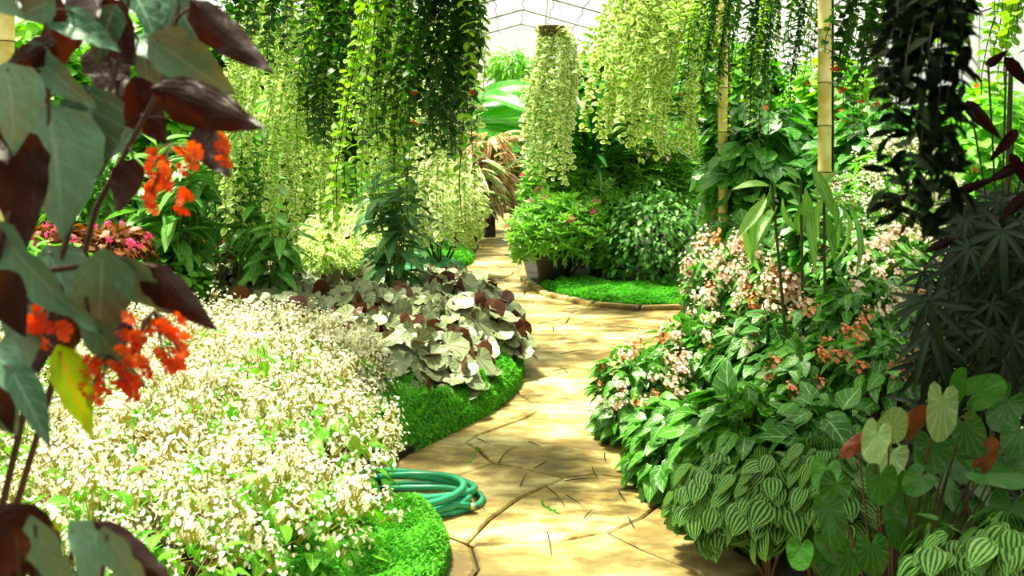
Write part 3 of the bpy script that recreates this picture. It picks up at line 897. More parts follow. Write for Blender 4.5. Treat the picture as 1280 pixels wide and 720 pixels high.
# bromeliads
for k, (a, b_, c_, d_, dd, mt, lab) in enumerate(((582, 642, 165, 245, 15.5, 'brom', 'red and cream striped bromeliad clump overhanging the far path'), (560, 620, 190, 262, 15.0, 'bromgreen', 'green and cream striped bromeliad clump below the red one'))):
    c = P((a + b_) / 2, (c_ + d_) / 2, dd); w = (b_ - a) / 2 / F * dd; h = (d_ - c_) / F * dd
    base = Vector((c.x, c.y, .06))
    pl = Plant('bromeliad', lab, 'plant', base)
    for i in range(150):
        t = pl.R.random(); z = c.z - h / 2 + h * t
        an = pl.R.uniform(0, 6.28); p = Vector((c.x + w * .45 * math.cos(an), c.y + w * .45 * math.sin(an), z))
        d = Vector((math.cos(an) * .9, math.sin(an) * .9, pl.R.uniform(-.9, .5)))
        s = .45 * pl.R.uniform(.6, 1.1)
        pl.add('leaf', pl.R.choice(t_lance), frame(p, d, UP + rand_dir(pl.R) * .3, s, s * 1.2), M_[mt], s)
    pl.stem([base, Vector((c.x, c.y, c.z + h * .4))], [.10, .07], M_['bark'], 7, 'trunk')
    pl.finish(9, 200)

shrub('green_groundcover', 'low green plants beside the far path under the bromeliads', 560, 618, 225, 285, 17.0, .6, 700, t_oval, 'farleaf', .16, 'plant', nb=8, zlo=-.5)
shrub('green_groundcover', 'low green plants at the far bend of the path', 590, 640, 215, 262, 22.5, .6, 600, t_oval, 'farleaf', .2, 'plant', nb=8, zlo=-.5)
shrub('green_groundcover', 'low green plants behind the potted azalea along the far path', 655, 720, 210, 290, 15.5, .6, 700, t_oval, 'farleaf', .16, 'plant', nb=8, zlo=-.5)
shrub('green_groundcover', 'green undergrowth behind the clay planter', 150, 330, 210, 345, 11.2, .4, 900, t_ovalw, 'midleaf', .13, 'plant', nb=8, zlo=-.7)
shrub('green_groundcover', 'green undergrowth between the vine curtain and the blue-green plant', 330, 520, 200, 335, 12.3, .5, 900, t_ovalw, 'farleaf', .13, 'plant', nb=8, zlo=-.7)

# middle bed: tall strap-leaved clump
b = Vector(P(742, 200, 11.0)); b.z = .06
pl = Plant('strap_leaf_plant', 'clump of long dark arching strap leaves behind the azalea', 'plant', b)
for i in range(110):
    an = pl.R.uniform(0, 6.28); e = pl.R.uniform(.5, 1.35)
    p = Vector((b.x + .12 * math.cos(an), b.y + .12 * math.sin(an), pl.R.uniform(1.25, 1.75)))
    d = Vector((math.cos(an) * math.cos(e), math.sin(an) * math.cos(e), math.sin(e)))
    s = pl.R.uniform(.6, 1.0)
    pl.add('leaf', pl.R.choice(t_strap), frame(p, d, UP - d * .5 + rand_dir(pl.R) * .2, s, s * 1.2), M_['darkgrass'], s)
for i in range(6): pl.stem([b + rand_dir(pl.R) * .05, Vector((b.x, b.y, 1.3)) + rand_dir(pl.R) * .08], [.04, .03], M_['bark'], 6, 'trunk')
pl.finish()

# middle bed shrubs
shrub('azalea_bush', 'loose tall azalea bush with pink blooms behind the clipped hedge', 655, 800, 145, 275, 11.6, .7, 1500, t_whorl, 'shrub', .115, nb=20, cap=300, extra=blooms('magenta', 7, t_pinkspray, 1.2), droop=.1, upward=.3)
shrub('azalea_bush', 'green leafy azalea bush beside the bamboo pole behind the hedge', 770, 905, 155, 285, 11.3, .7, 1500, t_whorl, 'shrub', .115, nb=20, cap=300, extra=blooms('pink', 6, t_pinkspray, 1.1), droop=.1, upward=.3)
shrub('clipped_hedge', 'rounded glossy dark green hedge bush rising from the moss lawn', 735, 910, 232, 372, 10.2, .66, 2600, t_oval, 'glossy', .075, nb=24, cap=300, minpx=7, zlo=-.75)
shrub('azalea_bush', 'spreading azalea with pink blooms in a dark pot at the path corner', 632, 775, 240, 345, 10.3, .6, 950, t_whorl, 'shrub', .10, nb=20, cap=300, extra=blooms('magenta', 6, t_pinkspray, .9), droop=.1, upward=.3)
shrub('azalea_bush', 'low azalea bush bridging the potted azalea and the taller one behind', 650, 760, 190, 290, 11.0, .5, 800, t_whorl, 'shrub', .10, nb=16, cap=300, droop=.1, upward=.3, extra=blooms('magenta', 3, t_pinkspray, 1.0))
shrub('azalea_bush', 'small azalea filling in between the potted azalea and the glossy hedge', 700, 800, 225, 360, 10.7, .5, 800, t_whorl, 'shrub', .10, nb=20, cap=300, droop=.1, upward=.3)

def pot(name, label, c, r, h, mat, rim=.02, seg=20):
    o = link(name, None, None, Matrix.Translation(c), label, 'pot')
    pb = link('pot_body', make_mesh('pot_body', lathe([(0, 0), (r * .72, 0), (r * .98, h * .82), (r, h * .82), (r * .9, h * .8), (r * .85, h * .55), (0, h * .55)], seg), M_[mat]), o)
    link('pot_rim', make_mesh('pot_rim', lathe([(r * .95, h * .80), (r + rim, h * .80), (r + rim * 1.2, h * .9), (r + rim, h), (r * .92, h), (r * .88, h * .8)], seg), M_[mat]), pb)
    return o
pot('plant_pot', 'dark round pot under the azalea at the path corner', (P(692, 360, 10.2).x, 10.2, .06), .2, .32, 'darkpot')
pot('clay_planter', 'wide brown clay planter below the lance-leaved shrub', (P(274, 340, 10.4).x, 10.4, .06), .40, .42, 'terracotta', .03, 28)

# ------------------------------------------------------------------ left bed, middle distance
def canes(name, label, px0, px1, py0, py1, d, n, nl, ts, mat, size, depth=.5, cat='plant', group=None, droop=.5, smat='stem', base_z=.06, cap=300, minpx=9, tip=None, lowest=.25):
    """upright leafy canes: n stems over the box, nl leaves each"""
    c = P((px0 + px1) / 2, (py0 + py1) / 2, d); w = (px1 - px0) / 2 / F * d; z0 = P(0, py1, d).z; z1 = P(0, py0, d).z
    pl = Plant(name, label, cat, (c.x, c.y, base_z), group); R = pl.R
    for i in range(n):
        bx = Vector((c.x + R.uniform(-.5, .5) * w, c.y + R.uniform(-.5, .5) * depth, base_z))
        tp = Vector((c.x + R.uniform(-1, 1) * w * .85, c.y + R.uniform(-1, 1) * depth, z0 + (z1 - z0) * R.uniform(.45, 1)))
        cv = bez(bx, bx.lerp(tp, .6) + Vector((0, 0, .15)), tp, 8)
        pl.stem(cv, [.008 * (1 - .06 * j) for j in range(9)], M_[smat], 5)
        for k in range(nl):
            t = lowest + (1 - lowest) * (k + .5) / nl
            if True:
                j = min(7, int(t * 8)); p = cv[j].lerp(cv[j + 1], t * 8 - j)
                an = k * 2.4 + i; e = R.uniform(-.2, .5) + (.35 if t > .9 else 0)
                dd = Vector((math.cos(an) * math.cos(e), math.sin(an) * math.cos(e), math.sin(e) - droop * .4))
                s = size * R.uniform(.7, 1.15)
                pl.add('leaf', R.choice(ts), frame(p, dd, UP + rand_dir(R) * .3, s), M_[mat], s)
        if tip: tip(pl, tp)
    pl.finish(minpx, cap)
    return pl

canes('lance_leaf_shrub', 'lance-leaved shrub with drooping narrow leaves over the clay planter', 165, 290, 165, 325, 7.6, 17, 15, t_lancew, 'lance', .30, .4)
canes('lance_leaf_shrub', 'narrow-leaved green shrub beside the variegated trailing curtain', 255, 350, 120, 325, 8.2, 14, 15, t_lancew, 'lance', .28, .4)
canes('lance_leaf_shrub', 'low green lance-leaved plant arching over the silver heart leaves', 300, 385, 250, 365, 7.6, 9, 10, t_lancew, 'lance', .28, .3)
canes('lance_leaf_shrub', 'blue-green lance-leaved plant below the hanging lipstick vines', 440, 530, 180, 310, 7.9, 11, 11, t_lancew, 'bluelance', .30, .3)
canes('lance_leaf_shrub', 'tall narrow-leaved shrub behind the cane begonia', 40, 180, 150, 320, 8.4, 15, 14, t_lancew, 'lance', .28, .4)
canes('lance_leaf_shrub', 'leafy green shrub under the thick bamboo pole', -40, 60, 80, 330, 7.6, 10, 13, t_lancew, 'midleaf', .2, .4)

def hang_plant(name, label, px0, px1, py_top, lens, d, n, ts, mat, size, step, basket=True, depth=.25, pair=True, group=None, smat='darkstem', minpx=8, cap=300, wob=.04, bas_r=None, flowers=None, py_b=None, flat=.25, mat2=None, messy=None, srad=.0028):
    """trailing plant in a coir basket on wires; strands fall lens=(py_lo, py_hi)"""
    messy = messy if messy is not None else (.85 if 'varieg' in mat else .35)
    cx = (px0 + px1) / 2; c = P(cx, py_top, d); w = (px1 - px0) / 2 / F * d
    r = bas_r or max(.1, min(w * .7, .22)); bz = c.z
    pl = Plant(name, label, 'hanging plant', (c.x, c.y, bz), group); R = pl.R
    inv = Matrix.Translation((c.x, c.y, bz))
    if basket:
        bk = link('basket', make_mesh('basket', lathe([(0, -r * .9), (r * .55, -r * .82), (r * .88, -r * .4), (r, 0), (r * 1.04, .015), (r * .95, .01), (r * .85, -.03), (0, -.03)], 18), M_['coir']), pl.e)
        zt = gab(c.x) - .05 - bz
        link('hanger_wire', make_mesh('hanger_wire', join([tube([(r * math.cos(a), r * math.sin(a), 0), (0, 0, min(.55, zt * .7))], .003, 4) for a in (0, 2.1, 4.2)] + [tube([(0, 0, min(.55, zt * .7)), (0, 0, zt)], .004, 4)]), M_['wire']), bk)
    for i in range(n):
        an = R.uniform(0, 6.28); q = math.sqrt(R.random())
        top = c + Vector((r * .9 * math.cos(an), r * .9 * math.sin(an), 0))
        out = (math.cos(an) * max(0, w * q - r * .5) , math.sin(an) * max(0.02, depth * q))
        zb = P(0, R.uniform(*lens), d).z
        strand(pl, hang(R, top, bz - zb, out, wob), ts, M_[mat2] if (mat2 and R.random() < .22) else M_[mat], size, step, pair, M_[smat], srad, flat, messy=messy)
    if flowers:
        for i in range(flowers[0]):
            p = P(R.uniform(px0, px1), R.uniform(*lens) * .9, d - depth * .8)
            s = flowers[2]; pl.add('flower_cluster', R.choice(t_pinkspray), frame(p, rand_dir(R), UP, s), M_[flowers[1]], s * .1)
    pl.finish(minpx, cap)
    return pl

# variegated curtain and shrubs at the left
hang_plant('trailing_vine', 'variegated cream-edged vine trailing in a tall curtain beside the lance-leaved shrub', 300, 410, -70, (120, 310), 7.6, 44, t_ovalw, 'varieg', .056, .05, depth=.3, wob=.07, bas_r=.24, smat='stem')
hang_plant('trailing_vine', 'pale variegated vine curtain hanging behind the lipstick vines', 400, 500, -60, (160, 300), 8.2, 34, t_ovalw, 'varieg', .056, .05, depth=.3, wob=.07, bas_r=.24, smat='stem')
hang_plant('trailing_vine', 'variegated vine trailing beside the glass gap and banana leaves', 525, 592, -60, (160, 300), 7.4, 22, t_ovalw, 'variegpale', .06, .055, depth=.25, wob=.06, bas_r=.2, smat='stem')
shrub('variegated_shrub', 'cream and green variegated shrub bordering the path under the vines', 495, 608, 195, 325, 11.0, .6, 1700, t_oval, 'variegpale', .085, nb=18, zlo=-.8, minpx=8)
shrub('variegated_shrub', 'low variegated shrub behind the silver heart leaves', 375, 500, 255, 345, 9.6, .6, 1500, t_oval, 'variegpale', .075, nb=18, zlo=-.6, minpx=8)
shrub('variegated_shrub', 'variegated shrub climbing behind the narrow-leaved plants', 255, 420, 90, 330, 10.8, .6, 2400, t_ovalw, 'varieg', .085, nb=18, zlo=-.9, minpx=8)
shrub('variegated_shrub', 'small variegated shrub beside the low lance-leaved plant', 360, 450, 290, 360, 8.7, .35, 800, t_oval, 'varieg', .06, nb=10, zlo=-.4, minpx=8)

# dark lipstick vines, centre left
hang_plant('lipstick_vine', 'dark green lipstick vine with long ladder-leaved strands beside the glass gap', 500, 590, -50, (120, 205), 5.0, 34, t_oval, 'vine', .062, .036, depth=.22, flowers=(3, 'orange', .5))
hang_plant('lipstick_vine', 'dark green lipstick vine with some yellow-green strands behind the olive shoots', 395, 500, -60, (110, 195), 5.3, 34, t_oval, 'vine', .062, .038, depth=.22, mat2='vinelight')
hang_plant('lipstick_vine', 'olive green vine whose long single shoots hang in front of the variegated curtain', 430, 590, -50, (170, 285), 4.7, 9, t_ovalw, 'vinelight', .05, .05, depth=.2, pair=True, smat='redstem')
hang_plant('lipstick_vine', 'short dark vine hanging behind the cane begonia leaves', 300, 400, -90, (20, 90), 5.6, 22, t_ovalw, 'vine', .055, .04, depth=.25)

# far basket over the path
hang_plant('trailing_vine', 'variegated vine spilling from a dark basket over the path in front of the glass', 662, 716, 35, (120, 235), 9.2, 52, t_ovalw, 'variegpale', .055, .055, depth=.16, bas_r=.125, wob=.05, smat='stem')
# hanging plants over the right bed
hang_plant('trailing_vine', 'large variegated vine ball hanging above the azaleas', 745, 880, -30, (60, 200), 7.2, 84, t_ovalw, 'varieg', .054, .048, depth=.35, bas_r=.22, wob=.08, smat='stem')
hang_plant('trailing_vine', 'variegated vine hanging close behind the large variegated ball', 800, 900, -40, (50, 150), 7.9, 36, t_ovalw, 'vinelight', .06, .055, depth=.35, bas_r=.2, wob=.07, smat='stem', flowers=(3, 'orange', .6))
hang_plant('lipstick_vine', 'fine-leaved dark lipstick vine hanging left of the pale bamboo pole', 865, 960, -50, (60, 185), 5.8, 34, t_oval, 'vine', .042, .03, depth=.25, mat2='vinelight')
hang_plant('lipstick_vine', 'fine-leaved lipstick vine hanging in front of the pale bamboo pole', 940, 1022, -40, (60, 170), 6.2, 26, t_oval, 'vine', .042, .03, depth=.25, flowers=(3, 'orange', .5), mat2='vinelight')
hang_plant('lipstick_vine', 'green lipstick vine with orange flowers hanging right of the pale bamboo pole', 1040, 1130, -40, (60, 170), 4.6, 26, t_ovalw, 'vine', .045, .034, depth=.25, flowers=(5, 'orange', .55), mat2='vinelight')
hang_plant('lipstick_vine', 'near-black blurred vine dangling close in front of the palmate begonia', 1120, 1190, -60, (60, 300), 1.5, 24, t_lancew, 'vinedark', .046, .013, depth=.04, bas_r=.035, wob=.014, messy=.9, pair=False, smat='pipe', srad=.0009)
hang_plant('trailing_vine', 'light green vine hanging against the glass wall above the palmate begonia', 1190, 1290, -60, (40, 130), 4.2, 16, t_ovalw, 'vinelight', .05, .045, depth=.2)

# ------------------------------------------------------------------ right bed, background
shrub('broadleaf_shrub', 'dark glossy broad-leaved shrub behind the ginger stems', 880, 1030, 120, 320, 7.6, .5, 620, t_ovalw, 'bigleaf', .19, nb=14, zlo=-.8, cap=300)
shrub('broadleaf_shrub', 'broad-leaved green shrub right of the pale bamboo pole', 1030, 1160, 120, 330, 6.6, .5, 560, t_ovalw, 'bigleaf', .16, nb=14, zlo=-.8, cap=300, extra=blooms('orange', 6, t_pinkspray, .7))
shrub('broadleaf_shrub', 'bright green broad-leaved shrub by the glass wall', 1150, 1300, 110, 340, 6.2, .5, 560, t_ovalw, 'fresh', .13, nb=14, zlo=-.8, cap=300, extra=blooms('orange', 5, t_pinkspray, .7))
shrub('broadleaf_shrub', 'dark leafy shrub behind the pink flower plumes', 860, 1010, 270, 420, 6.7, .4, 520, t_ovalw, 'glossy', .13, nb=14, zlo=-.8, cap=260)
shrub('white_blossom_shrub', 'shrub covered in fine white blossom beside the pale bamboo pole', 1050, 1185, 180, 345, 5.4, .4, 700, t_oval, 'fresh', .07, nb=12, zlo=-.7, minpx=8, cap=200, extra=blooms('white', 130, t_white, 1.0, 'blossom', -.4))
shrub('white_blossom_shrub', 'low pale blossom shrub behind the orange begonia', 1020, 1200, 290, 420, 4.9, .35, 900, t_oval, 'begonia', .08, nb=12, zlo=-.7, minpx=8, cap=300, extra=blooms('pink', 60, t_pinkspray, .9, 'blossom', -.4))

# ------------------------------------------------------------------ left bed, foreground
def heap(name, label, px, py, d, rx, ry, h, n, ts, mat, size, cat='plant', group=None, droop=.35, face=.75, minpx=9, cap=300, zlo=.0, extra=None, z0=.06, stems=8, smat='redstem', jit=.4, up=0.0, tilt=None):
    """low mound whose crown centre is seen at px, py and whose height is h"""
    x = (px - 640) / F * d
    c = Vector((x, d, z0 + h * .25)); r = (rx, ry, h * .75)
    pl = Plant(name, label, cat, (x, d, z0), group)
    mound(pl, c, r, n, ts, M_[mat], size, zlo=zlo, droop=droop, face=face, kmin=.72, jit=jit, upward=up, tilt=tilt, flip=.09 if tilt else 0.0)
    branches(pl, (x, d, z0), c, r, stems, M_[smat], .007)
    if extra: extra(pl, c, r)
    pl.finish(minpx, cap)
    return pl

# silver heart-leaved begonias: x, y, radius, height on the ground
hb = [(-.55, 5.6, .42, .38, 'silver heart-leaved begonia at the tip of the bed above the moss strip'),
      (-.34, 6.4, .42, .44, 'silver heart-leaved begonia spilling towards the path bend over the moss strip'),
      (-.95, 6.1, .48, .42, 'silver heart-leaved begonia rising directly behind the white blossom'),
      (-.45, 7.4, .5, .42, 'silver heart-leaved begonia at the widest bulge of the bed beside the path'),
      (-1.15, 7.1, .55, .42, 'silver heart-leaved begonia in the middle of the silver drift'),
      (-.65, 8.5, .52, .38, 'silver heart-leaved begonia at the path below the spike moss'),
      (-1.75, 7.7, .55, .42, 'silver heart-leaved begonia in front of the low lance-leaved plant'),
      (-1.5, 8.8, .55, .36, 'silver heart-leaved begonia in front of the low variegated shrub'),
      (-2.4, 8.3, .55, .42, 'silver heart-leaved begonia in front of the clay planter'),
      (-2.3, 9.5, .5, .36, 'silver heart-leaved begonia right against the clay planter'),
      (-1.75, 6.6, .45, .40, 'silver heart-leaved begonia behind the orange blossom cluster and white drift'),
      (-2.9, 7.6, .5, .42, 'silver heart-leaved begonia below the bronze wax begonia')]
for x, y, r, h, lab in hb:
    heap('heart_leaf_begonia', lab, 640 + x / y * F, 0, y, r, r * 1.1, h, int(300 * r / .5), t_heart, 'silver', .13, group='silver heart-leaved begonias', droop=.30, face=.5, zlo=.02, cap=300, minpx=10, jit=.55, tilt=(.2, -.45, 0))

# white begonias
wb = [(-.72, 3.3, .28, .30, 'white flowering begonia drooping over the front moss cushion'),
      (-.90, 4.6, .30, .34, 'white flowering begonia at the edge beside the mossy path corner'),
      (-1.0, 5.15, .34, .40, 'white flowering begonia tucked below the silver heart leaves'),
      (-.80, 3.85, .34, .42, 'white flowering begonia leaning over the garden hose'),
      (-1.0, 3.2, .36, .40, 'white flowering begonia behind the front moss cushion'),
      (-1.15, 4.5, .45, .50, 'white flowering begonia in the very middle of the white drift'),
      (-1.3, 5.4, .45, .46, 'white flowering begonia between the silver leaves and the white drift'),
      (-1.25, 3.7, .45, .50, 'white flowering begonia between the garden hose and the cane begonia'),
      (-1.75, 5.0, .48, .50, 'white flowering begonia behind the yellow cane begonia leaf'),
      (-1.9, 5.8, .45, .46, 'white flowering begonia under the orange cluster at the silver leaves'),
      (-1.75, 4.1, .48, .50, 'white flowering begonia below the yellow cane begonia leaf'),
      (-1.3, 2.95, .40, .44, 'white flowering begonia above the low corner begonia leaves'),
      (-2.3, 4.7, .5, .52, 'white flowering begonia behind the lowest tips of the cane begonia'),
      (-1.8, 3.3, .45, .48, 'white flowering begonia beside the corner begonia'),
      (-2.5, 5.7, .5, .5, 'white flowering begonia behind the cane begonia under the bronze patch'),
      (-1.0, 2.65, .34, .34, 'leafy green begonia with few white flowers at the front of the bed')]
for k, (x, y, r, h, lab) in enumerate(wb):
    few = k in (15,)
    def fl(pl, c, rr, few=few, x=x, y=y, r=r):
        nsp = 36 if few else int(185 * (r / .45) ** 2)
        for i in range(nsp):
            v = rand_dir(pl.R, .0, 1); q = pl.R.uniform(.82, 1.16)
            p = c + Vector((v.x * rr[0], v.y * rr[1], v.z * rr[2])) * q + Vector((0, 0, .04))
            d = (v * .6 + UP + rand_dir(pl.R) * .4).normalized()
            s = pl.R.uniform(.75, 1.15)
            pl.add('flower_spray', pl.R.choice(t_white), frame(p, d.orthogonal(), d, s), M_['white'], s * .1)
            if i % 2 == 0:
                b0 = c + Vector((v.x * rr[0], v.y * rr[1], v.z * rr[2])) * .45
                pl.stem([b0, b0.lerp(p, .6) + rand_dir(pl.R) * .02, p], [.0022, .0018, .0014], M_['olivestem'], 3, 'flower_stalk')
    heap('white_begonia', lab, 640 + x / y * F, 0, y, r, r, h, 110 if not few else 170, t_serr, 'fresh', .075, group='white flowering begonias', face=.7, zlo=.0, minpx=9, cap=300, extra=fl)

# bronze wax begonia with pink flowers
for (a, b_, c_, d_, dd, lab) in ((20, 110, 275, 345, 6.6, 'bronze-leaved wax begonia with pink flowers behind the cane begonia'), (90, 190, 280, 345, 7.0, 'bronze-leaved wax begonia with magenta flowers under the lance-leaved shrub')):
    shrub('bronze_begonia', lab, a, b_, c_, d_, dd, .35, 420, t_ovalw, 'bronze', .07, 'plant', nb=12, zlo=-.3, minpx=9, cap=300, extra=blooms('magenta', 9, t_pinkspray, .8))
shrub('green_groundcover', 'mid green leafy groundcover between bronze and white begonias', -40, 130, 300, 420, 6.1, .5, 620, t_ovalw, 'fresh', .085, 'plant', nb=10, zlo=-.2)
shrub('green_groundcover', 'dark green leafy groundcover below the bronze begonia', 120, 260, 320, 400, 7.3, .5, 620, t_ovalw, 'midleaf', .085, 'plant', nb=10, zlo=-.2)

# ---- cane begonia close to the camera: every leaf placed
def placed_leaf(pl, bx, by, tx, ty, wpx, d, back=False, roll=0.0, mat='wing', dd=0.0, ts=None, part='leaf', ref=.52, cane=None):
    p, q = P(bx, by, d), P(tx, ty, d + dd); y = (q - p); L = y.length
    view = (p.lerp(q, .5) - Vector((0, 0, H))).normalized()
    nrm = view * (1 if back else -1)
    nrm = nrm - y.normalized() * nrm.dot(y.normalized())
    nrm.rotate(Matrix.Rotation(math.radians(roll), 3, y.normalized()))
    sx = wpx / F * d / ref
    t = (ts or t_wing)[len(pl.items.get(part, [])) % len(ts or t_wing)] if False else pl.R.choice(ts or t_wing)
    sub = None
    if cane:
        q = min(cane, key=lambda c: (c - p).length)
        sub = ('petiole', tube(bez(q, q.lerp(p, .5) + Vector((0, 0, .012)), p, 4), .0022, 4), M_['redstem'])
    pl.add(part, t, frame(p, y, nrm, L, sx), M_[mat], L, sub)
    return p

def red_cluster(pl, px0, px1, py0, py1, d, n, fr=.0115, mat='orange', stalk=None):
    R = pl.R; c = P((px0 + px1) / 2, py0 - 6, d)
    t = flower4(1.0, .5)
    for i in range(n):
        u = math.sqrt(R.random()) * (1 if R.random() < .5 else -1)
        p = P((px0 + px1) / 2 + (px1 - px0) / 2 * u * .92, R.uniform(py0, py1), d + R.uniform(-.03, .03))
        v = (Vector((R.uniform(-1, 1), -1.0, R.uniform(-.9, .6)))).normalized()
        s = fr * R.uniform(.75, 1.25)
        pl.add('flower', t, frame(p, v.orthogonal(), v, s), M_[mat], s * 2)
        if i % 2 == 0: pl.stem([c, c.lerp(p, .5) + Vector((0, 0, .004)), p], .0012, M_['redstem'], 3, 'flower_stalk')

cb = Plant('cane_begonia', 'tall cane begonia with dark wing-shaped leaves, red undersides and orange flower clusters', 'plant', (-.78, 1.3, .06))
canes_px = [[(-60, 900, 1.3), (20, 560, 1.26), (60, 380, 1.26), (110, 210, 1.3), (150, 70, 1.34), (170, -60, 1.36)],
            [(-90, 900, 1.25), (-20, 600, 1.2), (0, 440, 1.2), (50, 340, 1.2), (150, 325, 1.22), (195, 335, 1.22)],
            [(-80, 900, 1.2), (-30, 500, 1.15), (0, 300, 1.15), (60, 150, 1.2), (60, 40, 1.22), (30, -60, 1.22)],
            [(-60, 900, 1.3), (60, 500, 1.3), (120, 260, 1.32), (200, 110, 1.34), (225, 0, 1.38), (235, -70, 1.4)]]
cane_pts = []
for cp in canes_px:
    pts = [Vector((-.78, 1.3, .06))] + [P(*q) for q in cp]
    fine = []
    for i in range(len(pts) - 1):
        for q in range(4): fine.append(pts[i].lerp(pts[i + 1], q / 4))
    fine.append(pts[-1]); cane_pts += fine
    cb.stem(fine, [.006 - .003 * i / len(fine) for i in range(len(fine))], M_['redstem'], 6, 'cane')
L_up = [  # base, tip, width, depth, underside?, roll
    (112, 116, 110, 226, 84, 1.24, 0, 25), (62, 145, 88, 296, 100, 1.20, 0, -18), (18, 172, 40, 300, 82, 1.15, 1, 12), (8, 88, 30, 190, 70, 1.13, 0, -25),
    (202, 114, 347, 157, 62, 1.29, 1, 10), (248, 8, 342, 98, 48, 1.31, 1, -8), (196, 52, 288, 124, 66, 1.34, 0, 15), (200, 22, 266, 104, 60, 1.40, 0, -25),
    (214, -6, 250, 60, 46, 1.38, 0, 10), (118, 8, 178, 80, 70, 1.33, 1, 20), (98, 20, 58, 90, 52, 1.28, 1, -15), (66, 58, 2, 98, 40, 1.18, 1, 10),
    (40, 66, 106, 138, 46, 1.20, 0, 35), (132, 55, 152, 130, 60, 1.36, 1, 0), (158, 106, 210, 176, 62, 1.36, 1, 10), (168, 205, 148, 266, 40, 1.31, 1, 0),
    (252, 160, 288, 228, 42, 1.30, 1, -10), (64, 2, 16, 20, 40, 1.18, 0, 10), (-14, -6, 24, 18, 34, 1.12, 0, 0), (70, 26, 140, 48, 44, 1.27, 0, -30),
    (142, 12, 112, 80, 46, 1.30, 0, 30), (176, 55, 196, 128, 48, 1.40, 0, -35), (218, 70, 150, 34, 46, 1.37, 0, 30), (90, -20, 140, 30, 60, 1.32, 1, 15),
    (160, -20, 205, 40, 58, 1.38, 0, -40), (36, -18, 90, 30, 48, 1.25, 1, 20), (170, 150, 120, 200, 40, 1.38, 0, 30), (30, 118, 80, 178, 50, 1.26, 1, -20), (-15, 110, 12, 215, 70, 1.18, 1, 0)]
L_lo = [(-4, 286, 98, 428, 62, 1.16, 0, 45), (128, 322, 120, 444, 72, 1.20, 0, 5), (60, 316, 104, 392, 70, 1.26, 0, -35), (152, 328, 208, 406, 46, 1.21, 0, 25),
    (188, 338, 268, 410, 46, 1.22, 1, 0), (58, 356, 54, 466, 58, 1.22, 1, 10), (92, 398, 70, 460, 46, 1.24, 1, -10), (112, 398, 172, 498, 42, 1.21, 0, 35),
    (16, 388, 42, 456, 52, 1.16, 0, -20), (-6, 438, 36, 506, 46, 1.12, 0, 15), (16, 466, 64, 552, 38, 1.10, 0, -10), (-6, 462, 14, 532, 40, 1.14, 1, 0),
    (-6, 345, 32, 408, 58, 1.10, 1, 15), (66, 440, 30, 380, 40, 1.28, 1, 0), (150, 400, 128, 458, 50, 1.28, 1, 15), (-14, 500, 22, 545, 42, 1.16, 0, 0), (-8, 300, 40, 360, 60, 1.2, 1, 20)]
for (bx, by, tx, ty, w, d, bk, rl) in L_up + L_lo:
    p = placed_leaf(cb, bx, by, tx, ty, w, d, bool(bk), rl, dd=cb.R.uniform(-.04, .04), cane=cane_pts)
p = placed_leaf(cb, 76, 442, 112, 552, 44, 1.18, False, 10, 'yellowleaf', cane=cane_pts)
for a in ((182, 248, 186, 262, 1.25, 26), (40, 86, 388, 430, 1.16, 13), (150, 234, 394, 466, 1.19, 44), (102, 170, 450, 502, 1.2, 30), (248, 286, 168, 205, 1.29, 7)):
    red_cluster(cb, a[0], a[1], a[2], a[3], a[4], a[5])
cb.finish(5, 300)

cb2 = Plant('cane_begonia', 'small cane begonia whose dark green leaf tips poke up before the white drift', 'plant', (-.52, 1.05, .06))
for (bx, by, tx, ty, w, d, bk, rl) in ((36, 640, 6, 742, 80, 1.06, 1, 10), (44, 656, 88, 770, 52, 1.0, 0, 40), (62, 668, 70, 780, 44, 1.03, 1, -20), (90, 662, 138, 770, 50, 1.01, 0, -38), (112, 672, 120, 780, 40, 1.05, 1, 20), (134, 668, 186, 765, 44, 1.0, 0, 38), (126, 660, 226, 738, 42, 1.08, 1, 0), (20, 668, -20, 740, 60, .98, 1, 0)):
    p = placed_leaf(cb2, bx, by, tx, ty, w, d, bool(bk), rl)
    cb2.stem(bez((-.52, 1.05, .06), Vector((-.5, 1.05, .6)), p, 6), [.005, .005, .004, .004, .003, .003, .002], M_['redstem'], 5, 'cane')
cb2.finish(5)

# ------------------------------------------------------------------ right bed
# pink plumed begonias
def plumes(mat, n, size, ts, lo, hi):
    def f(pl, c, r):
        for i in range(n):
            v = rand_dir(pl.R, lo, 1)
            if v.y > .3: v.y = -v.y
            p = c + Vector((v.x * r[0], v.y * r[1], v.z * r[2])) * pl.R.uniform(.95, hi)
            d = (UP + v * .35 + rand_dir(pl.R) * .15).normalized(); s = size * pl.R.uniform(.75, 1.2)
            m = mat if pl.R.random() < .82 else 'salmon'
            pl.add('flower_plume', pl.R.choice(ts), frame(p, d.orthogonal(), d, s), M_[m], s * .12)
            pl.stem([c + (p - c) * .4, p], .003, M_['redstem'], 3, 'flower_stalk')
    return f
def fill(name, label, x0, x1, y0, y1, d, depth, n, ts, mat, size, **k):
    return shrub(name, label, x0, x1, y0, y1, d, depth, n, ts, mat, size, 'plant', bmat='redstem', **k)
fill('plumed_begonia', 'begonia with tall pale pink flower plumes in front of the bamboo pole by the hedge', 860, 945, 305, 430, 6.0, .35, 360, t_serr, 'begonia', .10, nb=10, zlo=-.7, extra=plumes('pink', 34, 1.25, t_spike, -.1, 1.2))
fill('plumed_begonia', 'begonia crowned with dense cream-pink plumes before the ginger stems', 925, 1010, 310, 430, 5.5, .35, 320, t_serr, 'begonia', .10, nb=10, zlo=-.7, extra=plumes('pink', 36, 1.2, t_spike, -.2, 1.2))
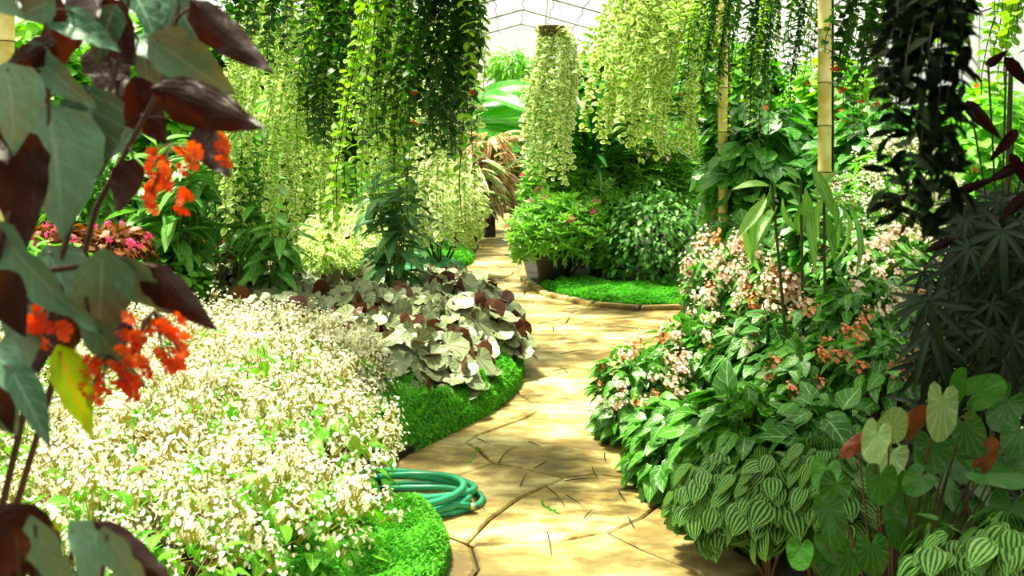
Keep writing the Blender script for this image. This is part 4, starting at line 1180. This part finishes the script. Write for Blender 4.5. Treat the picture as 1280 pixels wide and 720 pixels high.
fill('pink_begonia', 'pink-flowered begonia bush leaning over the path edge', 745, 850, 430, 580, 4.95, .35, 420, t_serr, 'begonia', .095, nb=12, zlo=-.5, extra=plumes('pink', 22, .9, t_pinkspray, .1, 1.12))
fill('pink_begonia', 'taller pink-flowered begonia bush behind the path-edge one', 815, 930, 390, 540, 5.3, .35, 420, t_serr, 'begonia', .10, nb=12, zlo=-.5, extra=plumes('pink', 26, 1.0, t_pinkspray, .1, 1.12))
fill('pink_begonia', 'pale pink begonia bush around the bare ginger stems', 900, 1020, 390, 520, 4.7, .3, 360, t_serr, 'darkbegonia', .12, nb=12, zlo=-.5, extra=plumes('pink', 12, .9, t_pinkspray, .1, 1.1))
fill('orange_begonia', 'orange-flowered begonia bush among dark leaves beside the palmate begonia', 1040, 1160, 405, 540, 3.9, .3, 380, t_serr, 'begonia', .075, nb=12, zlo=-.5, extra=plumes('salmon', 14, .8, t_pinkspray, .1, 1.08))
fill('orange_begonia', 'salmon-flowered begonia bush behind the watermelon peperomia', 950, 1060, 420, 550, 4.1, .3, 380, t_serr, 'begonia', .08, nb=12, zlo=-.5, extra=plumes('salmon', 10, .8, t_pinkspray, .1, 1.08))
fill('orange_begonia', 'pink and orange begonia bush in front of the low blossom shrub', 1000, 1180, 345, 450, 4.5, .3, 380, t_serr, 'begonia', .09, nb=12, zlo=-.5, extra=plumes('pink', 16, .9, t_pinkspray, .1, 1.08))

shrub('broadleaf_shrub', 'bright small-leaved shrub at the foot of the pale bamboo pole', 975, 1085, 238, 370, 5.2, .3, 420, t_ovalw, 'bigleaf', .085, nb=12, zlo=-.7, cap=300, extra=blooms('white', 14, t_white, 1.0, 'blossom', -.2))
# ginger stems with long leaves
b = P(1000, 430, 4.5); b.z = .06
pl = Plant('ginger_plant', 'ginger plant of three bare green stems topped by long drooping leaves', 'plant', b)
for (bx, by, tx, ty) in ((984, 440, 964, 222), (1004, 432, 1001, 224), (1032, 434, 1030, 240)):
    p0 = P(bx, by, 4.5); g0 = Vector((p0.x, 4.5, .06)); tp = P(tx, ty, 4.5)
    pl.stem([g0, p0, p0.lerp(tp, .5), tp], [.009, .008, .007, .006], M_['darkstem'], 7)
for (bx, by, tx, ty, w) in ((962, 222, 932, 262, 17), (966, 218, 948, 300, 16), (964, 225, 930, 215, 15), (970, 216, 990, 258, 17), (972, 224, 995, 205, 15), (985, 232, 962, 268, 16), (1000, 222, 982, 275, 18), (1002, 220, 1024, 262, 17), (1000, 226, 985, 208, 15), (1004, 232, 1016, 300, 15), (1012, 225, 1030, 205, 15), (1028, 240, 1012, 292, 17), (1030, 238, 1050, 290, 16), (1031, 244, 1050, 222, 15), (1040, 240, 1066, 298, 15), (1058, 244, 1082, 302, 14), (1066, 246, 1095, 300, 12), (955, 240, 932, 285, 15), (990, 250, 1000, 318, 13), (1045, 262, 1040, 322, 13), (965, 215, 978, 200, 14), (1002, 222, 1000, 200, 14), (1031, 240, 1020, 215, 14), (945, 250, 958, 320, 13)):
    o1, o2 = pl.R.uniform(-14, 14), pl.R.uniform(-12, 26)
    p, q = P(bx + o1, by + o2, 4.5 + pl.R.uniform(-.12, .12)), P(tx + o1 * 1.3, ty + o2, 4.45 + pl.R.uniform(-.2, .2)); L = (q - p).length
    pl.add('leaf', pl.R.choice(t_lancew), frame(p, q - p, Vector((pl.R.uniform(-.8, .8), -.7, .7)), L * 1.1, w / F * 4.5 / .38), M_['ginger'], L)
for (a, c) in (((1030, 260), (1066, 246)), ((1030, 270), (1045, 262)), ((966, 262), (945, 250)), ((1002, 262), (985, 232))):
    pl.stem([P(a[0], a[1], 4.5), P((a[0] + c[0]) / 2, (a[1] + c[1]) / 2 - 8, 4.5), P(c[0], c[1], 4.5)], .004, M_['stem'], 5)
pl.finish()

# broad leafy begonias and peperomias along the lower right edge
def lower(name, label, x0, x1, y0, y1, d, depth, n, ts, mat, size, **k):
    return shrub(name, label, x0, x1, y0, y1, d, depth, n, ts, mat, size, 'plant', bmat='redstem', **k)
lower('leafy_begonia', 'glossy broad-leaved begonia at the corner of the path', 790, 900, 500, 640, 4.25, .32, 300, t_serr, 'begonia', .12, nb=10, zlo=-.6)
lower('leafy_begonia', 'glossy bright broad-leaved begonia behind the watermelon peperomia', 860, 990, 480, 620, 3.75, .32, 300, t_serr, 'begonia', .13, nb=10, zlo=-.5)
lower('leafy_begonia', 'dark broad-leaved begonia below the salmon-flowered bush', 960, 1090, 500, 640, 3.5, .3, 280, t_serr, 'darkbegonia', .12, nb=10, zlo=-.5)
mp = lambda *a, **k: lower('watermelon_peperomia', *a, t_melon, 'melon', **k)
mp('silver-striped watermelon peperomia overhanging the path edge', 835, 950, 555, 680, 3.45, .25, 230, .105, nb=8, zlo=-.7, face=.85) if False else None
for lab, x0, x1, y0, y1, d, n, s in (
        ('silver-striped watermelon peperomia overhanging the shaded path edge', 836, 950, 560, 675, 3.45, 260, .088),
        ('silver-striped watermelon peperomia in front of the bright broad leaves', 910, 1020, 560, 685, 3.05, 260, .08),
        ('silver-striped watermelon peperomia beside the round-leaved begonia', 985, 1075, 545, 660, 2.95, 200, .075),
        ('small silver-striped watermelon peperomia below the round-leaved begonia', 1140, 1240, 655, 740, 2.15, 130, .062),
        ('small silver-striped watermelon peperomia at the front under dark leaves', 1215, 1310, 640, 740, 2.05, 130, .062)):
    lower('watermelon_peperomia', lab, x0, x1, y0, y1, d, .2 if d > 2.5 else .12, n, t_melon, 'melon', s, nb=8, zlo=-.7, face=.9, jit=.3, droop=.75, group='watermelon peperomias')
b = P(822, 590, 4.3)
pl = Plant('palmate_plant', 'bright star-shaped palmate leaves at the path edge', 'plant', (b.x, b.y, .06))
for (cx, cy, s) in ((826, 556, 42), (812, 570, 34), (840, 575, 36), (820, 592, 34), (846, 596, 32), (805, 555, 30)):
    p = P(cx, cy, 4.2 + pl.R.uniform(-.08, .08)); L = s / F * 4.2
    pl.add('leaf', pl.R.choice(t_palm), frame(p, Vector((pl.R.uniform(-.8, .8), -.6, -.7)), Vector((0, -.7, .8)), L * .8), M_['begonia'], L)
    pl.stem(bez((b.x, b.y, .06), Vector((b.x, b.y, p.z)), p, 4), .003, M_['stem'], 4)
pl.finish()

# round-leaved begonia in front
b = P(1140, 700, 2.35); b.z = .06
pl = Plant('round_leaf_begonia', 'round-leaved begonia with large heart-shaped leaves and red undersides', 'plant', (b.x, b.y, .06))
RL = [(1094, 549, 30, 42, 200, 0, 1), (1115, 532, 36, 32, 20, 0, 1), (1108, 575, 48, 38, 215, 0, 1), (1070, 556, 36, 34, 240, 1, 0), (1043, 610, 34, 34, 200, 0, 0), (1036, 646, 54, 50, 165, 0, 0),
      (1126, 618, 40, 44, 215, 0, 0), (1147, 600, 32, 30, 230, 0, 0), (1160, 632, 44, 46, 200, 0, 0), (1184, 612, 36, 42, 150, 0, 0), (1188, 657, 54, 42, 190, 0, 0), (1190, 573, 44, 32, 160, 0, 0),
      (1239, 594, 58, 28, 100, 0, 0), (1267, 583, 40, 30, 90, 0, 0), (1176, 512, 56, 46, 190, 0, 1), (1192, 486, 44, 34, 10, 0, 0), (1226, 489, 44, 36, 60, 0, 0), (1254, 508, 50, 36, 220, 0, 0), (1062, 700, 30, 40, 200, 0, 0),
      (1165, 562, 40, 40, 180, 0, 0), (1120, 655, 44, 40, 170, 0, 0), (1232, 570, 28, 40, 20, 1, 0), (1262, 640, 46, 44, 200, 0, 0), (1100, 602, 40, 36, 190, 0, 0), (1140, 530, 28, 42, 30, 1, 0), (1210, 540, 44, 36, 160, 0, 0), (1090, 690, 40, 36, 180, 0, 0), (1225, 690, 40, 36, 180, 0, 0), (1150, 690, 44, 40, 190, 0, 0), (1272, 545, 40, 36, 210, 0, 0), (1250, 700, 34, 36, 190, 0, 0), (1000, 690, 30, 30, 190, 0, 0)]
RLx = random.Random(77)
RL += [(RLx.uniform(1010, 1275), RLx.uniform(560, 715), RLx.uniform(26, 40), RLx.uniform(26, 40), RLx.uniform(130, 230), 0, 0) for _ in range(12)]
for k, (cx, cy, w, h, ang, bk, pale) in enumerate(RL):
    d = 2.3 + pl.R.uniform(-.15, .15) - (.05 if pale else 0) + (.28 if k >= 32 else 0)
    s = max(w, h) / F * d
    a = math.radians(ang); tipd = Vector((math.sin(a), 0, math.cos(a)))
    p = P(cx, cy, d) - tipd * s * .12
    nrm = Vector((pl.R.uniform(-.7, .7), -1, pl.R.uniform(.4, 1.3))) * (-1 if bk else 1)
    M = frame(p, tipd + Vector((0, -.25, 0)), nrm, s, s * (.5 if bk else min(w, h) / max(w, h)))
    q = Vector((b.x + (p.x - b.x) * .3, b.y + .05, .1 + (p.z - .1) * .25))
    pl.add('leaf', pl.R.choice(t_round), M, M_['roundpale' if pale else 'round'], s, ('petiole', tube(bez(q, q.lerp(p, .6) + Vector((0, .04, .06)), p + Vector((0, .004, -.003)), 6), .0024, 5), M_['redstem']))
    pl.stem([(b.x, b.y, .06), q], .006, M_['redstem'], 5)
pl.finish()

# dark palmate begonia at the right edge
b = P(1250, 600, 2.75); b.z = .06
pl = Plant('palmate_begonia', 'very dark palmate-leaved begonia with finely cut leaves at the glass side', 'plant', (b.x, b.y, .06))
for i in range(190):
    cx = 1150 + 170 * (1 - (1 - pl.R.random()) ** 1.3); cy = pl.R.uniform(250, 480) if i < 140 else pl.R.uniform(480, 690)
    if cy < 330 and cx < 1190: continue
    d = pl.R.uniform(2.45, 3.0) if i < 140 else pl.R.uniform(2.75, 3.1); p = P(cx, cy, d); s = pl.R.uniform(.10, .17)
    dr = Vector((pl.R.uniform(-1, .6), -.4, -1.0)); nr = Vector((pl.R.uniform(-.6, .3), -1, .7))
    pl.add('leaf', pl.R.choice(t_palm), frame(p, dr, nr, s, s * .85), M_['palm'], s * 1.5)
    if i % 2 == 0: pl.stem(bez((b.x, b.y, .3), Vector((b.x, b.y, p.z)), p, 5), .004, M_['darkstem'], 4)
for (bx, by, tx, ty, w, bk) in ((1212, 130, 1250, 172, 18, 1), (1258, 75, 1288, 112, 16, 0), (1235, 80, 1258, 64, 12, 1), (1268, 165, 1238, 200, 14, 0), (1280, 205, 1225, 232, 14, 1), (1290, 240, 1245, 280, 16, 1), (1265, 195, 1283, 235, 14, 0), (1200, 238, 1245, 222, 12, 1), (1105, 256, 1138, 242, 12, 1), (1190, 300, 1150, 318, 12, 1)):
    p = placed_leaf(pl, bx, by, tx, ty, w, 2.5, bool(bk), 0, 'maroon', part='leaf')
    pl.stem(bez((b.x, b.y, .8), Vector((b.x, b.y, 1.2)), p, 5), .003, M_['darkstem'], 4)
pl.stem([(b.x, b.y, .06), (b.x, b.y, .6), (b.x + .02, b.y, 1.3), (b.x - .02, b.y - .1, 1.75)], [.012, .011, .009, .006], M_['darkstem'], 6)
pl.finish()

# unseen vine baskets added just above the view to shade the near bed
for lab, x, y, z, sp in (('dense vine basket hanging high over the round-leaved begonia', .78, 2.85, 2.75, .42), ('dense vine basket hanging high over the watermelon peperomias', .36, 3.65, 2.85, .45), ('dense vine basket hanging high over the dark palmate begonia', 1.35, 3.3, 2.85, .45), ('dense vine basket hanging high over the orange begonias', .95, 4.5, 2.95, .42)):
    px = 640 + x / y * F; py = HZ - (z - H) / y * F; w = sp / y * F
    hang_plant('lipstick_vine', lab, px - w, px + w, py, (py + .25 / y * F, py + .6 / y * F), y, 64, t_ovalw, 'vine', .07, .045, depth=.42, bas_r=.26)

for lab, x, y, rx, h, mat, sz in (('broad-leaved green plant by the right glass wall beyond the palmate begonia', 2.6, 3.6, .6, 1.0, 'bigleaf', .15), ('bright green plant beside the right glass wall', 3.5, 5.0, .7, 1.1, 'fresh', .15), ('dark leafy plant between the palmate begonia and the right wall', 2.2, 2.4, .5, .8, 'midleaf', .13), ('leafy green plant in the far right of the bed', 4.8, 6.6, .8, 1.2, 'bigleaf', .16), ('leafy green plant at the left glass wall beside the white drift', -3.4, 3.8, .7, .9, 'midleaf', .14), ('broad green plant at the left wall behind the white drift', -4.2, 5.8, .8, 1.2, 'bigleaf', .16), ('low green plant on the left beside the cane begonia', -2.4, 2.2, .5, .6, 'fresh', .12)):
    pl = Plant('green_groundcover', lab, 'plant', (x, y, .06))
    mound(pl, (x, y, h * .4), (rx, rx, h * .6), 260, t_ovalw, M_[mat], sz, zlo=-.5)
    branches(pl, (x, y, .06), (x, y, h * .4), (rx, rx, h * .6), 8, M_['redstem'])
    pl.finish()
